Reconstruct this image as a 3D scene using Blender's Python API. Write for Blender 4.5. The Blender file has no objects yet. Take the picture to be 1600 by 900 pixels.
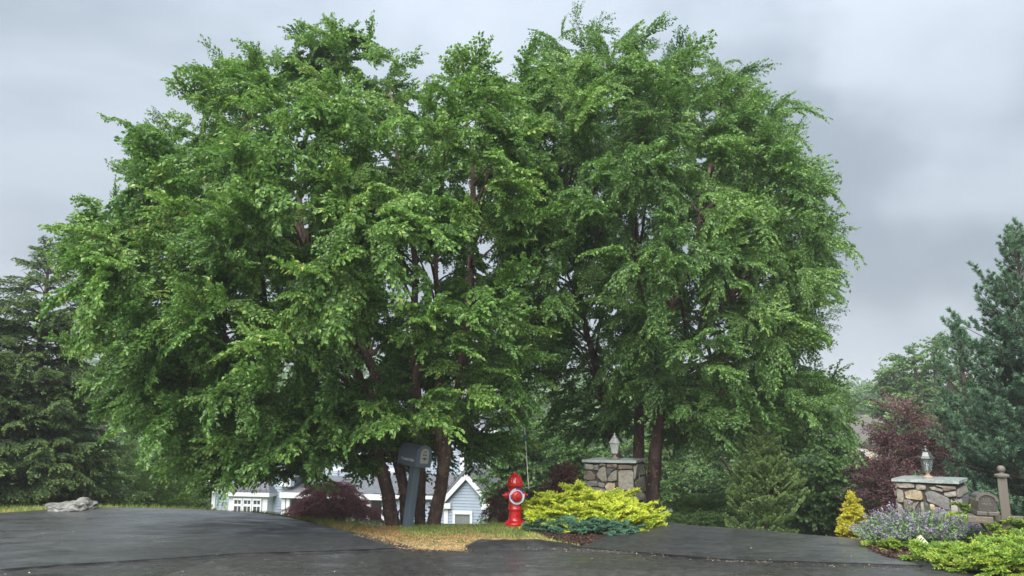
import bpy, bmesh, math, random
import numpy as np
from mathutils import Vector, Matrix, noise as mnoise
from mathutils.geometry import delaunay_2d_cdt
R = math.radians
random.seed(7); rng = np.random.default_rng(7)
scene = bpy.context.scene
COL = scene.collection

# ------------------------------------------------------------------ camera
EYE = Vector((0, 0, 1.6)); F = 1200.0; TH = R(10.0)
cam_data = bpy.data.cameras.new('camera'); cam = bpy.data.objects.new('camera', cam_data); COL.objects.link(cam)
cam.location = EYE; cam.rotation_euler = (R(90) + TH, 0, 0)
cam_data.sensor_width = 36; cam_data.lens = 36 * F / 1600; cam_data.clip_start = 0.05; cam_data.clip_end = 3000
scene.camera = cam
scene.view_settings.view_transform = 'Standard'; scene.view_settings.look = 'None'
scene.view_settings.exposure = 2.3; scene.view_settings.gamma = 1; scene.view_settings.use_curve_mapping = False
scene.cycles.max_bounces = 8; scene.cycles.diffuse_bounces = 5; scene.cycles.transmission_bounces = 6
scene.cycles.transparent_max_bounces = 8

# ------------------------------------------------------------------ world: rainy overcast sky
SUN_EL, SUN_AZ = R(47), R(200)
w = bpy.data.worlds.new('World'); scene.world = w; w.use_nodes = True
nt = w.node_tree; N = nt.nodes; L = nt.links; N.clear()
out = N.new('ShaderNodeOutputWorld'); bg = N.new('ShaderNodeBackground'); L.new(bg.outputs[0], out.inputs[0])
bg.inputs['Strength'].default_value = 0.05
sky = N.new('ShaderNodeTexSky'); sky.sky_type = 'NISHITA'; sky.sun_disc = False
sky.sun_elevation = SUN_EL; sky.sun_rotation = SUN_AZ
tc = N.new('ShaderNodeTexCoord'); mp = N.new('ShaderNodeMapping'); mp.inputs['Scale'].default_value = (1.0, 1.0, 2.3)
mp.inputs['Location'].default_value = (0.35, 0.2, 0.1)
L.new(tc.outputs['Generated'], mp.inputs[0])
nz = N.new('ShaderNodeTexNoise'); nz.inputs['Scale'].default_value = 1.9; nz.inputs['Detail'].default_value = 6; nz.inputs['Roughness'].default_value = 0.5
nz.inputs['Distortion'].default_value = 0.25
L.new(mp.outputs[0], nz.inputs['Vector'])
cr = N.new('ShaderNodeValToRGB'); cr.color_ramp.interpolation = 'EASE'
cr.color_ramp.elements[0].position = 0.36; cr.color_ramp.elements[0].color = (2.08, 2.46, 2.90, 1)
cr.color_ramp.elements[1].position = 0.66; cr.color_ramp.elements[1].color = (3.42, 3.85, 4.4, 1)
L.new(nz.outputs['Fac'], cr.inputs[0])
# overcast luminance law: the zenith is brighter than the horizon
sp = N.new('ShaderNodeSeparateXYZ'); L.new(tc.outputs['Generated'], sp.inputs[0])
mr = N.new('ShaderNodeMapRange'); mr.inputs['From Min'].default_value = 0; mr.inputs['From Max'].default_value = 1
mr.inputs['To Min'].default_value = 0.60; mr.inputs['To Max'].default_value = 2.0
pw_ = N.new('ShaderNodeMath'); pw_.operation = 'POWER'; pw_.use_clamp = True; pw_.inputs[1].default_value = 1.9; L.new(sp.outputs['Z'], pw_.inputs[0]); L.new(pw_.outputs[0], mr.inputs['Value'])
ml = N.new('ShaderNodeVectorMath'); ml.operation = 'SCALE'; L.new(cr.outputs[0], ml.inputs[0]); L.new(mr.outputs[0], ml.inputs['Scale'])
def cloud(px, py, wid, amt, prev):      # broad lighter / darker cloud masses, broken up by noise
    d_ = Vector((px - 800, 1200 * math.cos(R(10)) - (450 - py) * math.sin(R(10)), 1200 * math.sin(R(10)) + (450 - py) * math.cos(R(10)))).normalized()
    dt = N.new('ShaderNodeVectorMath'); dt.operation = 'DOT_PRODUCT'; L.new(wn.outputs[0], dt.inputs[0]); dt.inputs[1].default_value = d_
    m_ = N.new('ShaderNodeMapRange'); m_.interpolation_type = 'SMOOTHERSTEP'; m_.inputs['From Min'].default_value = math.cos(R(wid)); m_.inputs['From Max'].default_value = 1; m_.inputs['To Min'].default_value = 0; m_.inputs['To Max'].default_value = amt
    L.new(dt.outputs['Value'], m_.inputs['Value']); a_ = N.new('ShaderNodeMath'); a_.operation = 'ADD'; L.new(prev, a_.inputs[0]); L.new(m_.outputs[0], a_.inputs[1]); return a_.outputs[0]
wz = N.new('ShaderNodeTexNoise'); wz.inputs['Scale'].default_value = 5; wz.inputs['Detail'].default_value = 5; L.new(tc.outputs['Generated'], wz.inputs['Vector'])
wo = N.new('ShaderNodeVectorMath'); wo.operation = 'MULTIPLY_ADD'; wo.inputs[1].default_value = (.34, .34, .34); wo.inputs[2].default_value = (-.17, -.17, -.17); L.new(wz.outputs['Color'], wo.inputs[0])
wa = N.new('ShaderNodeVectorMath'); wa.operation = 'ADD'; L.new(tc.outputs['Generated'], wa.inputs[0]); L.new(wo.outputs[0], wa.inputs[1]); wn = N.new('ShaderNodeVectorMath'); wn.operation = 'NORMALIZE'; L.new(wa.outputs[0], wn.inputs[0])
f_ = nz.outputs['Fac']
for c_ in [(1540, 110, 12, .17), (1390, 30, 10, .08), (1340, 570, 10, .18), (1430, 330, 14, -.03), (640, 40, 18, .06)]: f_ = cloud(*c_, f_)
L.new(f_, cr.inputs[0])
mx = N.new('ShaderNodeMix'); mx.data_type = 'RGBA'; mx.inputs[0].default_value = 0.97
L.new(sky.outputs[0], mx.inputs[6]); L.new(ml.outputs[0], mx.inputs[7]); L.new(mx.outputs[2], bg.inputs[0])

sd = bpy.data.lights.new('sun', 'SUN'); so = bpy.data.objects.new('sun', sd); COL.objects.link(so)
sd.energy = 1.5; sd.angle = R(50); sd.color = (1.0, 0.97, 0.92)
so.rotation_euler = (R(90) - SUN_EL, 0, R(-20)); so.location = (0, 0, 30)

# ------------------------------------------------------------------ projection helpers (photo pixels -> world rays)
CT, ST = math.cos(TH), math.sin(TH)
def ray(px, py):
    u, v = px - 800, 450 - py
    return Vector((u, F * CT - v * ST, F * ST + v * CT))
def at(px, py, Y):
    d = ray(px, py); return EYE + d * (Y / d.y)
def onz(px, py, z=0.0):
    d = ray(px, py); return EYE + d * ((z - EYE.z) / d.z)
def atn(px, py, Y):     # numpy version
    u, v = px - 800, 450 - py
    dy = F * CT - v * ST; dz = F * ST + v * CT; k = Y / dy
    return np.stack([u * k, Y + 0 * k, EYE.z + dz * k], -1)

# ------------------------------------------------------------------ terrain
CX = [-60, -14, -9, -6, -4.6, -3.3, -2.1, -1, 0, 1, 2.1, 2.9, 4, 5.2, 6, 8, 12, 60]
CY = [15.0, 15.1, 15.2, 15.0, 14.4, 13.3, 12.75, 12.6, 12.8, 13.4, 13.8, 12.7, 11.8, 10.95, 11.3, 12.0, 13.5, 14]
def H(x, y):
    x = np.asarray(x, float); y = np.asarray(y, float)
    d = y - np.interp(x, CX, CY)
    sp_ = np.where(d > 8, d, np.log1p(np.exp(np.clip(d * 14.0, -60, 60))) / 14.0)
    z = -4.6 * (1 - np.exp(-np.maximum(sp_ - 0.02, 0) * 0.052))
    far = np.clip((y - 62) / 150, 0, 1); far = far * far * (3 - 2 * far)
    ridge = np.interp(x, [-400, -120, -40, 0, 60, 200, 400], [20, 17, 15, 13, 10, 9, 12])
    z = z + far * ridge
    z = z + 0.0 * np.exp(-((d + 0.15) / 0.45) ** 2) * np.clip((-x - 2.2) / 1.5, 0, 1) * np.clip((x + 16) / 3, 0, 1)
    z = z + 0.02 * np.sin(x * 1.3 + 2) * np.sin(y * 1.1) * (d > -2)
    return z
def h(x, y): return float(H(x, y))

# ------------------------------------------------------------------ object helpers
def tag(o, label=None, cat=None, group=None, kind=None):
    if label: o['label'] = label
    if cat: o['category'] = cat
    if group: o['group'] = group
    if kind: o['kind'] = kind
    return o
def empty(name, loc=(0, 0, 0), rz=0, label=None, cat=None, group=None):
    o = bpy.data.objects.new(name, None); COL.objects.link(o); o.location = loc; o.rotation_euler = (0, 0, rz)
    o.empty_display_size = 0.1
    return tag(o, label, cat, group)
def link(name, me, parent=None, kind=None):
    o = bpy.data.objects.new(name, me); COL.objects.link(o)
    if parent: o.parent = parent
    if kind: o['kind'] = kind
    return o
def np_mesh(name, V, Fc, mats, midx=None, attr=None, smooth=False):
    """V (n,3), Fc (m,3) or (m,4)"""
    me = bpy.data.meshes.new(name); V = np.ascontiguousarray(V, np.float32); Fc = np.ascontiguousarray(Fc, np.int32)
    k = Fc.shape[1]
    me.vertices.add(len(V)); me.vertices.foreach_set('co', V.ravel())
    me.loops.add(Fc.size); me.loops.foreach_set('vertex_index', Fc.ravel())
    me.polygons.add(len(Fc)); me.polygons.foreach_set('loop_start', np.arange(0, Fc.size, k, dtype=np.int32))
    me.polygons.foreach_set('loop_total', np.full(len(Fc), k, np.int32))
    for m in mats: me.materials.append(m)
    if midx is not None: me.polygons.foreach_set('material_index', np.ascontiguousarray(midx, np.int32))
    me.polygons.foreach_set('use_smooth', np.full(len(Fc), bool(smooth)))
    if attr is not None:
        a = me.attributes.new('var', 'FLOAT', 'POINT'); a.data.foreach_set('value', np.ascontiguousarray(attr, np.float32))
    me.update(calc_edges=True)
    return me

class MB:
    """collects simple shapes into ONE mesh"""
    def __init__(s): s.v = []; s.f = []; s.M = Matrix.Identity(4)
    def add(s, vs, fs, M=None):
        b = len(s.v); T = s.M @ M if M is not None else s.M
        s.v += [tuple(T @ Vector(v)) for v in vs]; s.f += [tuple(i + b for i in f) for f in fs]; return s
    def box(s, x0, x1, y0, y1, z0, z1, M=None, bev=0.0):
        if bev > 0:
            bm = bmesh.new(); bmesh.ops.create_cube(bm, size=1)
            for v in bm.verts: v.co = Vector(((x0 + x1) / 2 + v.co.x * (x1 - x0), (y0 + y1) / 2 + v.co.y * (y1 - y0), (z0 + z1) / 2 + v.co.z * (z1 - z0)))
            bmesh.ops.bevel(bm, geom=bm.edges[:], offset=bev, segments=2, affect='EDGES', profile=0.6)
            bm.verts.index_update(); s.add([v.co[:] for v in bm.verts], [[v.index for v in f.verts] for f in bm.faces], M); bm.free(); return s
        vs = [(x, y, z) for z in (z0, z1) for y in (y0, y1) for x in (x0, x1)]
        return s.add(vs, [(0, 2, 3, 1), (4, 5, 7, 6), (0, 1, 5, 4), (2, 6, 7, 3), (0, 4, 6, 2), (1, 3, 7, 5)], M)
    def lathe(s, prof, n=24, M=None, cap=True, sx=1, phase=0.0):
        vs = []; fs = []
        for (r, z) in prof:
            for i in range(n):
                a = 2 * math.pi * i / n + phase; vs.append((r * math.cos(a) * sx, r * math.sin(a), z))
        for j in range(len(prof) - 1):
            for i in range(n):
                a, b = j * n + i, j * n + (i + 1) % n; fs.append((a, b, b + n, a + n))
        if cap:
            fs.append(tuple(range(n - 1, -1, -1))); fs.append(tuple(range((len(prof) - 1) * n, len(prof) * n)))
        return s.add(vs, fs, M)
    def tube(s, pts, rad, n=8, M=None):
        pts = [Vector(p) for p in pts]
        if not hasattr(rad, '__len__'): rad = [rad] * len(pts)
        vs = []; fs = []; up = Vector((0.13, 0.21, 0.97))
        for i, p in enumerate(pts):
            t = (pts[min(i + 1, len(pts) - 1)] - pts[max(i - 1, 0)]).normalized()
            if abs(t.dot(up)) > 0.95: up = Vector((1, 0.1, 0))
            a = t.cross(up).normalized(); b = t.cross(a); up = -b if i else up
            for k in range(n):
                q = 2 * math.pi * k / n; vs.append(tuple(p + (a * math.cos(q) + b * math.sin(q)) * rad[i]))
            up = Vector((0.13, 0.21, 0.97))
        for j in range(len(pts) - 1):
            for i in range(n):
                a, b = j * n + i, j * n + (i + 1) % n; fs.append((a, b, b + n, a + n))
        fs.append(tuple(range(n - 1, -1, -1))); fs.append(tuple(range((len(pts) - 1) * n, len(pts) * n)))
        return s.add(vs, fs, M)
    def prism(s, poly, d0, d1, M=None):
        """poly in the xz plane, extruded along y"""
        n = len(poly); vs = [(x, d0, z) for x, z in poly] + [(x, d1, z) for x, z in poly]
        fs = [tuple(range(n)), tuple(range(2 * n - 1, n - 1, -1))] + [(i, i + n, (i + 1) % n + n, (i + 1) % n) for i in range(n)]
        return s.add(vs, fs, M)
    def mesh(s, name, mat, smooth=False):
        me = bpy.data.meshes.new(name); me.from_pydata(s.v, [], s.f)
        bm = bmesh.new(); bm.from_mesh(me); bmesh.ops.recalc_face_normals(bm, faces=bm.faces); bm.to_mesh(me); bm.free()
        for m in (mat if isinstance(mat, (list, tuple)) else [mat]): me.materials.append(m)
        if smooth:
            for p in me.polygons: p.use_smooth = True
            try: me.set_sharp_from_angle(angle=R(38))
            except Exception: pass
        return me
    def build(s, name, mat, parent=None, smooth=False, kind=None):
        return link(name, s.mesh(name, mat, smooth), parent, kind)

# ------------------------------------------------------------------ materials
def new_mat(name):
    m = bpy.data.materials.new(name); m.use_nodes = True
    b = m.node_tree.nodes['Principled BSDF']; return m, m.node_tree, b
def ramp(t, fac, stops):
    c = t.nodes.new('ShaderNodeValToRGB'); e = c.color_ramp.elements
    while len(e) < len(stops): e.new(0.5)
    for i, (p, col) in enumerate(stops): e[i].position = p; e[i].color = (*col, 1)
    t.links.new(fac, c.inputs[0]); return c.outputs[0]
def noise(t, scale, detail=4, rough=0.55, coord='Object', dist=0, stretch=None):
    tc = t.nodes.new('ShaderNodeTexCoord'); n = t.nodes.new('ShaderNodeTexNoise')
    n.inputs['Scale'].default_value = scale; n.inputs['Detail'].default_value = detail; n.inputs['Roughness'].default_value = rough; n.inputs['Distortion'].default_value = dist
    src = tc.outputs[coord]
    if stretch:
        mp = t.nodes.new('ShaderNodeMapping'); mp.inputs['Scale'].default_value = stretch; t.links.new(src, mp.inputs[0]); src = mp.outputs[0]
    t.links.new(src, n.inputs['Vector']); return n.outputs['Fac']
def bump(t, b, fac, strength=0.3, dist=0.01):
    n = t.nodes.new('ShaderNodeBump'); n.inputs['Strength'].default_value = strength; n.inputs['Distance'].default_value = dist
    t.links.new(fac, n.inputs['Height']); t.links.new(n.outputs[0], b.inputs['Normal'])
def mixc(t, fac, a, b_):
    m = t.nodes.new('ShaderNodeMix'); m.data_type = 'RGBA'
    if isinstance(fac, (int, float)): m.inputs[0].default_value = fac
    else: t.links.new(fac, m.inputs[0])
    for i, c in ((6, a), (7, b_)):
        if isinstance(c, tuple): m.inputs[i].default_value = (*c, 1)
        else: t.links.new(c, m.inputs[i])
    return m.outputs[2]
def plain(name, c1, c2=None, rough=0.5, scale=20, bmp=0.1, metal=0, coat=0, bdist=0.004, stretch=None):
    m, t, b = new_mat(name); c2 = c2 or tuple(x * 0.82 for x in c1)
    f = noise(t, scale, 5, stretch=stretch); t.links.new(ramp(t, f, [(0.3, c1), (0.7, c2)]), b.inputs['Base Color'])
    b.inputs['Roughness'].default_value = rough; b.inputs['Metallic'].default_value = metal
    b.inputs['Coat Weight'].default_value = coat; b.inputs['Coat Roughness'].default_value = 0.15
    if bmp: bump(t, b, f, bmp, bdist)
    return m
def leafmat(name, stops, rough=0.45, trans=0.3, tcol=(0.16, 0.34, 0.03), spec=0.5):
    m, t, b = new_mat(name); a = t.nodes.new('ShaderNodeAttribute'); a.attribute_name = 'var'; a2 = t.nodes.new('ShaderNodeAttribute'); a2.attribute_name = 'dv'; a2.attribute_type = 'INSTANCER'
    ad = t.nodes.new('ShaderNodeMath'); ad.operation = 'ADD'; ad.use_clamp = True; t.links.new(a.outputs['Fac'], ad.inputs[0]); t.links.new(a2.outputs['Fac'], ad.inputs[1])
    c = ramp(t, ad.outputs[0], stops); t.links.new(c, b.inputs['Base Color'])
    b.inputs['Roughness'].default_value = rough; b.inputs['Specular IOR Level'].default_value = spec
    if trans > 0:
        tr = t.nodes.new('ShaderNodeBsdfTranslucent'); mixs = t.nodes.new('ShaderNodeMixShader'); mixs.inputs[0].default_value = trans
        t.links.new(mixc(t, 0.5, c, tcol), tr.inputs[0])
        o = t.nodes['Material Output']; t.links.new(b.outputs[0], mixs.inputs[1]); t.links.new(tr.outputs[0], mixs.inputs[2]); t.links.new(mixs.outputs[0], o.inputs[0])
    return m

M = {}
M['birch_leaf'] = leafmat('birch_leaf', [(0.0, (0.040, 0.100, 0.032)), (0.42, (0.118, 0.242, 0.056)), (0.78, (0.205, 0.375, 0.082)), (0.97, (0.31, 0.50, 0.11)), (1.0, (0.42, 0.50, 0.12))], trans=0.40, spec=.48, rough=.40)
M['birch_leaf_b'] = leafmat('birch_leaf_b', [(0.0, (0.038, 0.098, 0.034)), (0.45, (0.120, 0.240, 0.064)), (0.8, (0.205, 0.365, 0.095)), (1.0, (0.32, 0.48, 0.12))], trans=0.38, spec=.48, rough=.40)
M['far_leaf'] = leafmat('far_leaf', [(0.0, (0.040, 0.095, 0.028)), (0.5, (0.100, 0.195, 0.052)), (1.0, (0.19, 0.32, 0.08))], trans=0.25)
M['shrub_leaf'] = leafmat('shrub_leaf', [(0.0, (0.05, 0.11, 0.02)), (0.5, (0.11, 0.21, 0.04)), (1.0, (0.22, 0.34, 0.07))], trans=0.3)
M['olive_leaf'] = leafmat('olive_leaf', [(0.0, (0.065, 0.115, 0.032)), (0.55, (0.155, 0.24, 0.068)), (0.93, (0.19, 0.29, 0.08)), (1.0, (0.24, 0.20, 0.09))], trans=0.12, rough=0.6)
M['spruce_leaf'] = leafmat('spruce_leaf', [(0.0, (0.025, 0.052, 0.020)), (0.5, (0.070, 0.125, 0.045)), (1.0, (0.18, 0.27, 0.08))], trans=0.08, rough=0.6, spec=.2)
M['pine_leaf'] = leafmat('pine_leaf', [(0.0, (0.030, 0.066, 0.050)), (0.5, (0.080, 0.158, 0.098)), (1.0, (0.20, 0.33, 0.19))], trans=0.08, rough=0.6, spec=.2)
M['gold_leaf'] = leafmat('gold_leaf', [(0.0, (0.06, 0.11, 0.012)), (0.30, (0.22, 0.34, 0.02)), (0.6, (0.58, 0.66, 0.04)), (1.0, (0.82, 0.84, 0.12))], trans=0.15, rough=0.6, tcol=(0.5, 0.55, 0.03))
M['lime_leaf'] = leafmat('lime_leaf', [(0.0, (0.05, 0.11, 0.014)), (0.4, (0.14, 0.26, 0.024)), (0.8, (0.34, 0.46, 0.05)), (1.0, (0.55, 0.56, 0.10))], trans=0.15, rough=0.6)
M['yellow_leaf'] = leafmat('yellow_leaf', [(0.0, (0.16, 0.17, 0.01)), (0.5, (0.50, 0.47, 0.03)), (1.0, (0.78, 0.72, 0.08))], trans=0.15, rough=0.6, tcol=(0.6, 0.45, 0.03))
M['blue_leaf'] = leafmat('blue_leaf', [(0.0, (0.03, 0.09, 0.05)), (0.5, (0.08, 0.20, 0.12)), (1.0, (0.17, 0.32, 0.20))], trans=0.08, rough=0.6)
M['maple_leaf'] = leafmat('maple_leaf', [(0.0, (0.16, 0.06, 0.07)), (0.5, (0.46, 0.20, 0.23)), (1.0, (0.60, 0.34, 0.36))], trans=0.38, tcol=(0.25, 0.04, 0.04))
M['smoke_leaf'] = leafmat('smoke_leaf', [(0.0, (0.060, 0.032, 0.040)), (0.5, (0.155, 0.078, 0.075)), (0.9, (0.19, 0.085, 0.095)), (1.0, (0.24, 0.17, 0.12))], trans=0.15, tcol=(0.2, 0.05, 0.05))
M['barberry_leaf'] = leafmat('barberry_leaf', [(0.0, (0.050, 0.016, 0.020)), (0.5, (0.13, 0.035, 0.042)), (1.0, (0.24, 0.08, 0.08))], trans=0.12, tcol=(0.2, 0.03, 0.03))
M['catmint_leaf'] = leafmat('catmint_leaf', [(0.0, (0.08, 0.16, 0.05)), (0.5, (0.17, 0.29, 0.11)), (1.0, (0.30, 0.44, 0.19))], trans=0.2, rough=0.6)
M['catmint_flower'] = leafmat('catmint_flower', [(0.0, (0.16, 0.13, 0.20)), (0.5, (0.29, 0.25, 0.345)), (1.0, (0.44, 0.40, 0.48))], trans=0.25, rough=0.6, tcol=(0.30, 0.25, 0.40))
M['grass'] = leafmat('grass', [(0.0, (0.11, 0.19, 0.035)), (0.30, (0.28, 0.37, 0.085)), (0.52, (0.46, 0.42, 0.14)), (0.75, (0.62, 0.33, 0.12)), (1.0, (0.74, 0.46, 0.22))], trans=0.2, rough=0.6, tcol=(0.4, 0.35, 0.08))
M['straw'] = leafmat('straw', [(0.0, (0.34, 0.22, 0.10)), (1.0, (0.68, 0.55, 0.36))], trans=0.1, rough=0.7, tcol=(0.5, 0.4, 0.2))
M['mulch'] = leafmat('mulch', [(0.0, (0.020, 0.010, 0.008)), (0.6, (0.07, 0.032, 0.022)), (0.85, (0.16, 0.08, 0.045)), (1.0, (0.36, 0.19, 0.10))], trans=0, rough=0.6)
M['bark_flake'] = leafmat('bark_flake', [(0, (.10, .055, .04)), (.6, (.25, .15, .115)), (1, (.42, .30, .24))], trans=.1, rough=.7, tcol=(.4, .2, .12))
M['twig'] = plain('twig', (0.075, 0.045, 0.032), (0.035, 0.022, 0.016), 0.8, 30, 0.3)
M['dead_twig'] = plain('dead_twig', (0.20, 0.16, 0.12), (0.10, 0.08, 0.06), 0.8, 30, 0.3)

def bark(name, c1, c2, c3, sc=6):
    m, t, b = new_mat(name)
    f = noise(t, sc, 6, 0.65, stretch=(1, 1, 0.45), dist=0.6); g = noise(t, 2.2, 3)
    c = ramp(t, f, [(0.40, c1), (0.50, c2), (0.62, c3)])
    t.links.new(mixc(t, g, c, c2), b.inputs['Base Color']); b.inputs['Roughness'].default_value = 0.75
    f2 = noise(t, sc * 3, 6, 0.7, stretch=(1, 1, 0.35)); bump(t, b, f2, 1.0, 0.05)
    return m
M['bark'] = bark('birch_bark', (0.045, 0.026, 0.020), (0.13, 0.078, 0.058), (0.33, 0.22, 0.175))
M['bark_grey'] = bark('grey_bark', (0.035, 0.028, 0.022), (0.09, 0.07, 0.055), (0.18, 0.15, 0.12))

def asphalt(name, base, wet_lo, wet_hi, seed=0.0, tint=(1, 1, 1), wet_scale=0.5, wetx=None):
    m, t, b = new_mat(name)
    fine = noise(t, 70, 5, 0.85); mid = noise(t, 9, 5, 0.6); big = noise(t, wet_scale, 4, 0.55, stretch=(0.55, 1.6, 1), dist=0.4)
    c = ramp(t, fine, [(0.36, tuple(base * 0.3 * k for k in tint)), (0.5, tuple(base * k for k in tint)), (0.60, tuple(base * 2.6 * k for k in tint)), (0.70, tuple(base * 6 * k for k in tint))])
    c = mixc(t, ramp(t, mid, [(0.40, (0, 0, 0)), (0.62, (0.75, 0.75, 0.75))]), c, tuple(base * 0.55 * k for k in tint))
    t.links.new(c, b.inputs['Base Color'])
    r1 = ramp(t, big, [(0.38, (wet_lo,) * 3), (0.62, (wet_hi,) * 3)])
    if wetx:   # standing water on one side of the drive: (x where wet, x where dry, dry roughness)
        g_ = t.nodes.new('ShaderNodeNewGeometry'); sx = t.nodes.new('ShaderNodeSeparateXYZ'); t.links.new(g_.outputs['Position'], sx.inputs[0])
        ad = t.nodes.new('ShaderNodeMath'); ad.operation = 'MULTIPLY_ADD'; t.links.new(big, ad.inputs[0]); ad.inputs[1].default_value = 3.0; t.links.new(sx.outputs['X'], ad.inputs[2])
        mr_ = t.nodes.new('ShaderNodeMapRange'); mr_.inputs['From Min'].default_value = wetx[0] + 1.5; mr_.inputs['From Max'].default_value = wetx[1] + 1.5; t.links.new(ad.outputs[0], mr_.inputs['Value'])
        r1 = mixc(t, mr_.outputs[0], r1, (wetx[2],) * 3)
    if wetx:
        pat = ramp(t, noise(t, 1.7, 5, 0.6, dist=.8, stretch=(.6, 1.5, 1)), [(0.36, (.25,) * 3), (0.60, (1,) * 3)]); cw = t.nodes.new('ShaderNodeMath'); cw.operation = 'SUBTRACT'; cw.inputs[0].default_value = 1; t.links.new(mr_.outputs[0], cw.inputs[1]); cw2 = t.nodes.new('ShaderNodeMath'); cw2.operation = 'MULTIPLY'; t.links.new(cw.outputs[0], cw2.inputs[0]); t.links.new(pat, cw2.inputs[1]); t.links.new(cw2.outputs[0], b.inputs['Coat Weight']); b.inputs['Coat Roughness'].default_value = .58; b.inputs['Coat IOR'].default_value = 1.8
    r2 = mixc(t, 0.40, r1, ramp(t, noise(t, 2.6, 6, 0.65, dist=.6, stretch=(.7, 1.4, 1)), [(0.36, (0.10,) * 3), (0.62, (0.75,) * 3)]))
    t.links.new(r2, b.inputs['Roughness']); b.inputs['Specular IOR Level'].default_value = 0.95 if wetx else 0.7
    bm_ = t.nodes.new('ShaderNodeMix'); bm_.data_type = 'FLOAT'; bm_.inputs[0].default_value = 0.35
    t.links.new(fine, bm_.inputs[2]); t.links.new(mid, bm_.inputs[3]); bump(t, b, bm_.outputs[0], 0.5, 0.003 if wetx else .004)
    return m
M['road'] = asphalt('road_asphalt', 0.036, 0.14, 0.36, tint=(1.03, 1.0, 0.96), wet_scale=0.8)
M['drive'] = asphalt('drive_asphalt', 0.026, 0.26, 0.40, tint=(0.95, 1.0, 1.08), wetx=(-5.5, -3.2, .55))
M['drive2'] = asphalt('drive_asphalt_right', 0.028, 0.22, 0.36, tint=(0.96, 1.0, 1.04), wet_scale=0.7, wetx=(4.0, 2.6, .45))
M['curb'] = asphalt('curb_asphalt', 0.020, 0.35, 0.6, tint=(1, 1, 1.05))
M['tar'] = plain('tar', (0.006, 0.006, 0.006), (0.012, 0.011, 0.010), 0.5, 40)
def ground_mat():
    m, t, b = new_mat('ground_soil')
    f = noise(t, 3, 6, 0.6); g = noise(t, 0.05, 4)
    c = ramp(t, f, [(0.3, (0.035, 0.05, 0.014)), (0.55, (0.09, 0.11, 0.03)), (0.75, (0.17, 0.13, 0.05))])
    t.links.new(mixc(t, g, c, (0.05, 0.08, 0.02)), b.inputs['Base Color']); b.inputs['Roughness'].default_value = 0.9
    bump(t, b, noise(t, 25, 5), 0.8, 0.03); return m
M['ground'] = ground_mat()
M['mulch_ground'] = plain('mulch_ground', (0.030, 0.015, 0.010), (0.09, 0.042, 0.026), 0.75, 45, 0.9, bdist=0.02)
M['slate'] = plain('mailbox_slate', (0.155, 0.19, 0.24), (0.125, 0.155, 0.20), 0.38, 25, 0.08, coat=0.3)
M['slate_post'] = plain('post_slate', (0.15, 0.20, 0.25), (0.11, 0.15, 0.195), 0.5, 14, 0.3, stretch=(1, 1, 0.1))
M['plaque'] = plain('plaque_silver', (0.50, 0.51, 0.48), (0.40, 0.41, 0.38), 0.45, 30, 0.1)
M['white_letter'] = plain('white_lettering', (0.72, 0.75, 0.78), (0.62, 0.65, 0.70), 0.5, 40, 0)
M['dark_letter'] = plain('dark_lettering', (0.06, 0.065, 0.06), None, 0.5, 40, 0)
M['red'] = plain('hydrant_red', (0.62, 0.012, 0.012), (0.45, 0.010, 0.010), 0.34, 9, 0.12, coat=0.5)
M['white_ring'] = plain('ring_white', (0.70, 0.72, 0.80), (0.58, 0.60, 0.70), 0.4, 30, 0)
M['blue_ring'] = plain('ring_blue', (0.05, 0.06, 0.32), (0.04, 0.05, 0.25), 0.4, 30, 0)
M['rod_white'] = plain('rod_white', (0.74, 0.72, 0.62), (0.6, 0.58, 0.5), 0.4, 30, 0)
M['rod_blue'] = plain('rod_blue', (0.02, 0.12, 0.50), None, 0.4, 30, 0)
M['rod_orange'] = plain('rod_orange', (0.65, 0.12, 0.04), None, 0.4, 30, 0)
M['steel'] = plain('galvanised_steel', (0.42, 0.42, 0.40), (0.3, 0.3, 0.28), 0.4, 30, 0.1, metal=0.7)
M['taupe'] = plain('mailbox_taupe', (0.125, 0.108, 0.088), (0.095, 0.082, 0.068), 0.42, 20, 0.1, coat=0.2)
M['taupe_dark'] = plain('mailbox_taupe_dark', (0.070, 0.062, 0.054), (0.055, 0.048, 0.042), 0.35, 20, 0.1, coat=0.4)
M['taupe_post'] = plain('post_taupe', (0.145, 0.128, 0.105), (0.11, 0.098, 0.08), 0.55, 14, 0.3, stretch=(1, 1, 0.1))
M['pewter'] = plain('lantern_pewter', (0.66, 0.67, 0.66), (0.48, 0.48, 0.47), 0.3, 25, 0.2, metal=0.1)
M['black_iron'] = plain('lantern_black', (0.05, 0.055, 0.055), (0.09, 0.095, 0.09), 0.32, 25, 0.2, metal=0.5, coat=0.3)
M['brass_base'] = plain('lantern_base_tan', (0.36, 0.28, 0.20), (0.26, 0.22, 0.18), 0.5, 25, 0.2)
M['cream'] = plain('candle_cream', (0.45, 0.43, 0.37), None, 0.5, 20, 0)
def glass(name, tint=(0.88, 0.93, 0.92), rough=0.12):
    m, t, b = new_mat(name); b.inputs['Base Color'].default_value = (*tint, 1); b.inputs['Roughness'].default_value = rough
    b.inputs['Transmission Weight'].default_value = 0.85; b.inputs['IOR'].default_value = 1.15
    b.inputs['Specular IOR Level'].default_value = 0.9
    return m
M['glass'] = glass('lantern_glass', (.93, .95, .94), .3); M['glass'].node_tree.nodes['Principled BSDF'].inputs['Transmission Weight'].default_value = .6
M['glass_clear'] = glass('lantern_glass_clear', (.80, .86, .86), .15); M['glass_clear'].node_tree.nodes['Principled BSDF'].inputs['Transmission Weight'].default_value = .9
M['window'] = plain('window_glass', (0.035, 0.045, 0.050), (0.075, 0.085, 0.09), 0.12, 0.8, 0)
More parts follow.
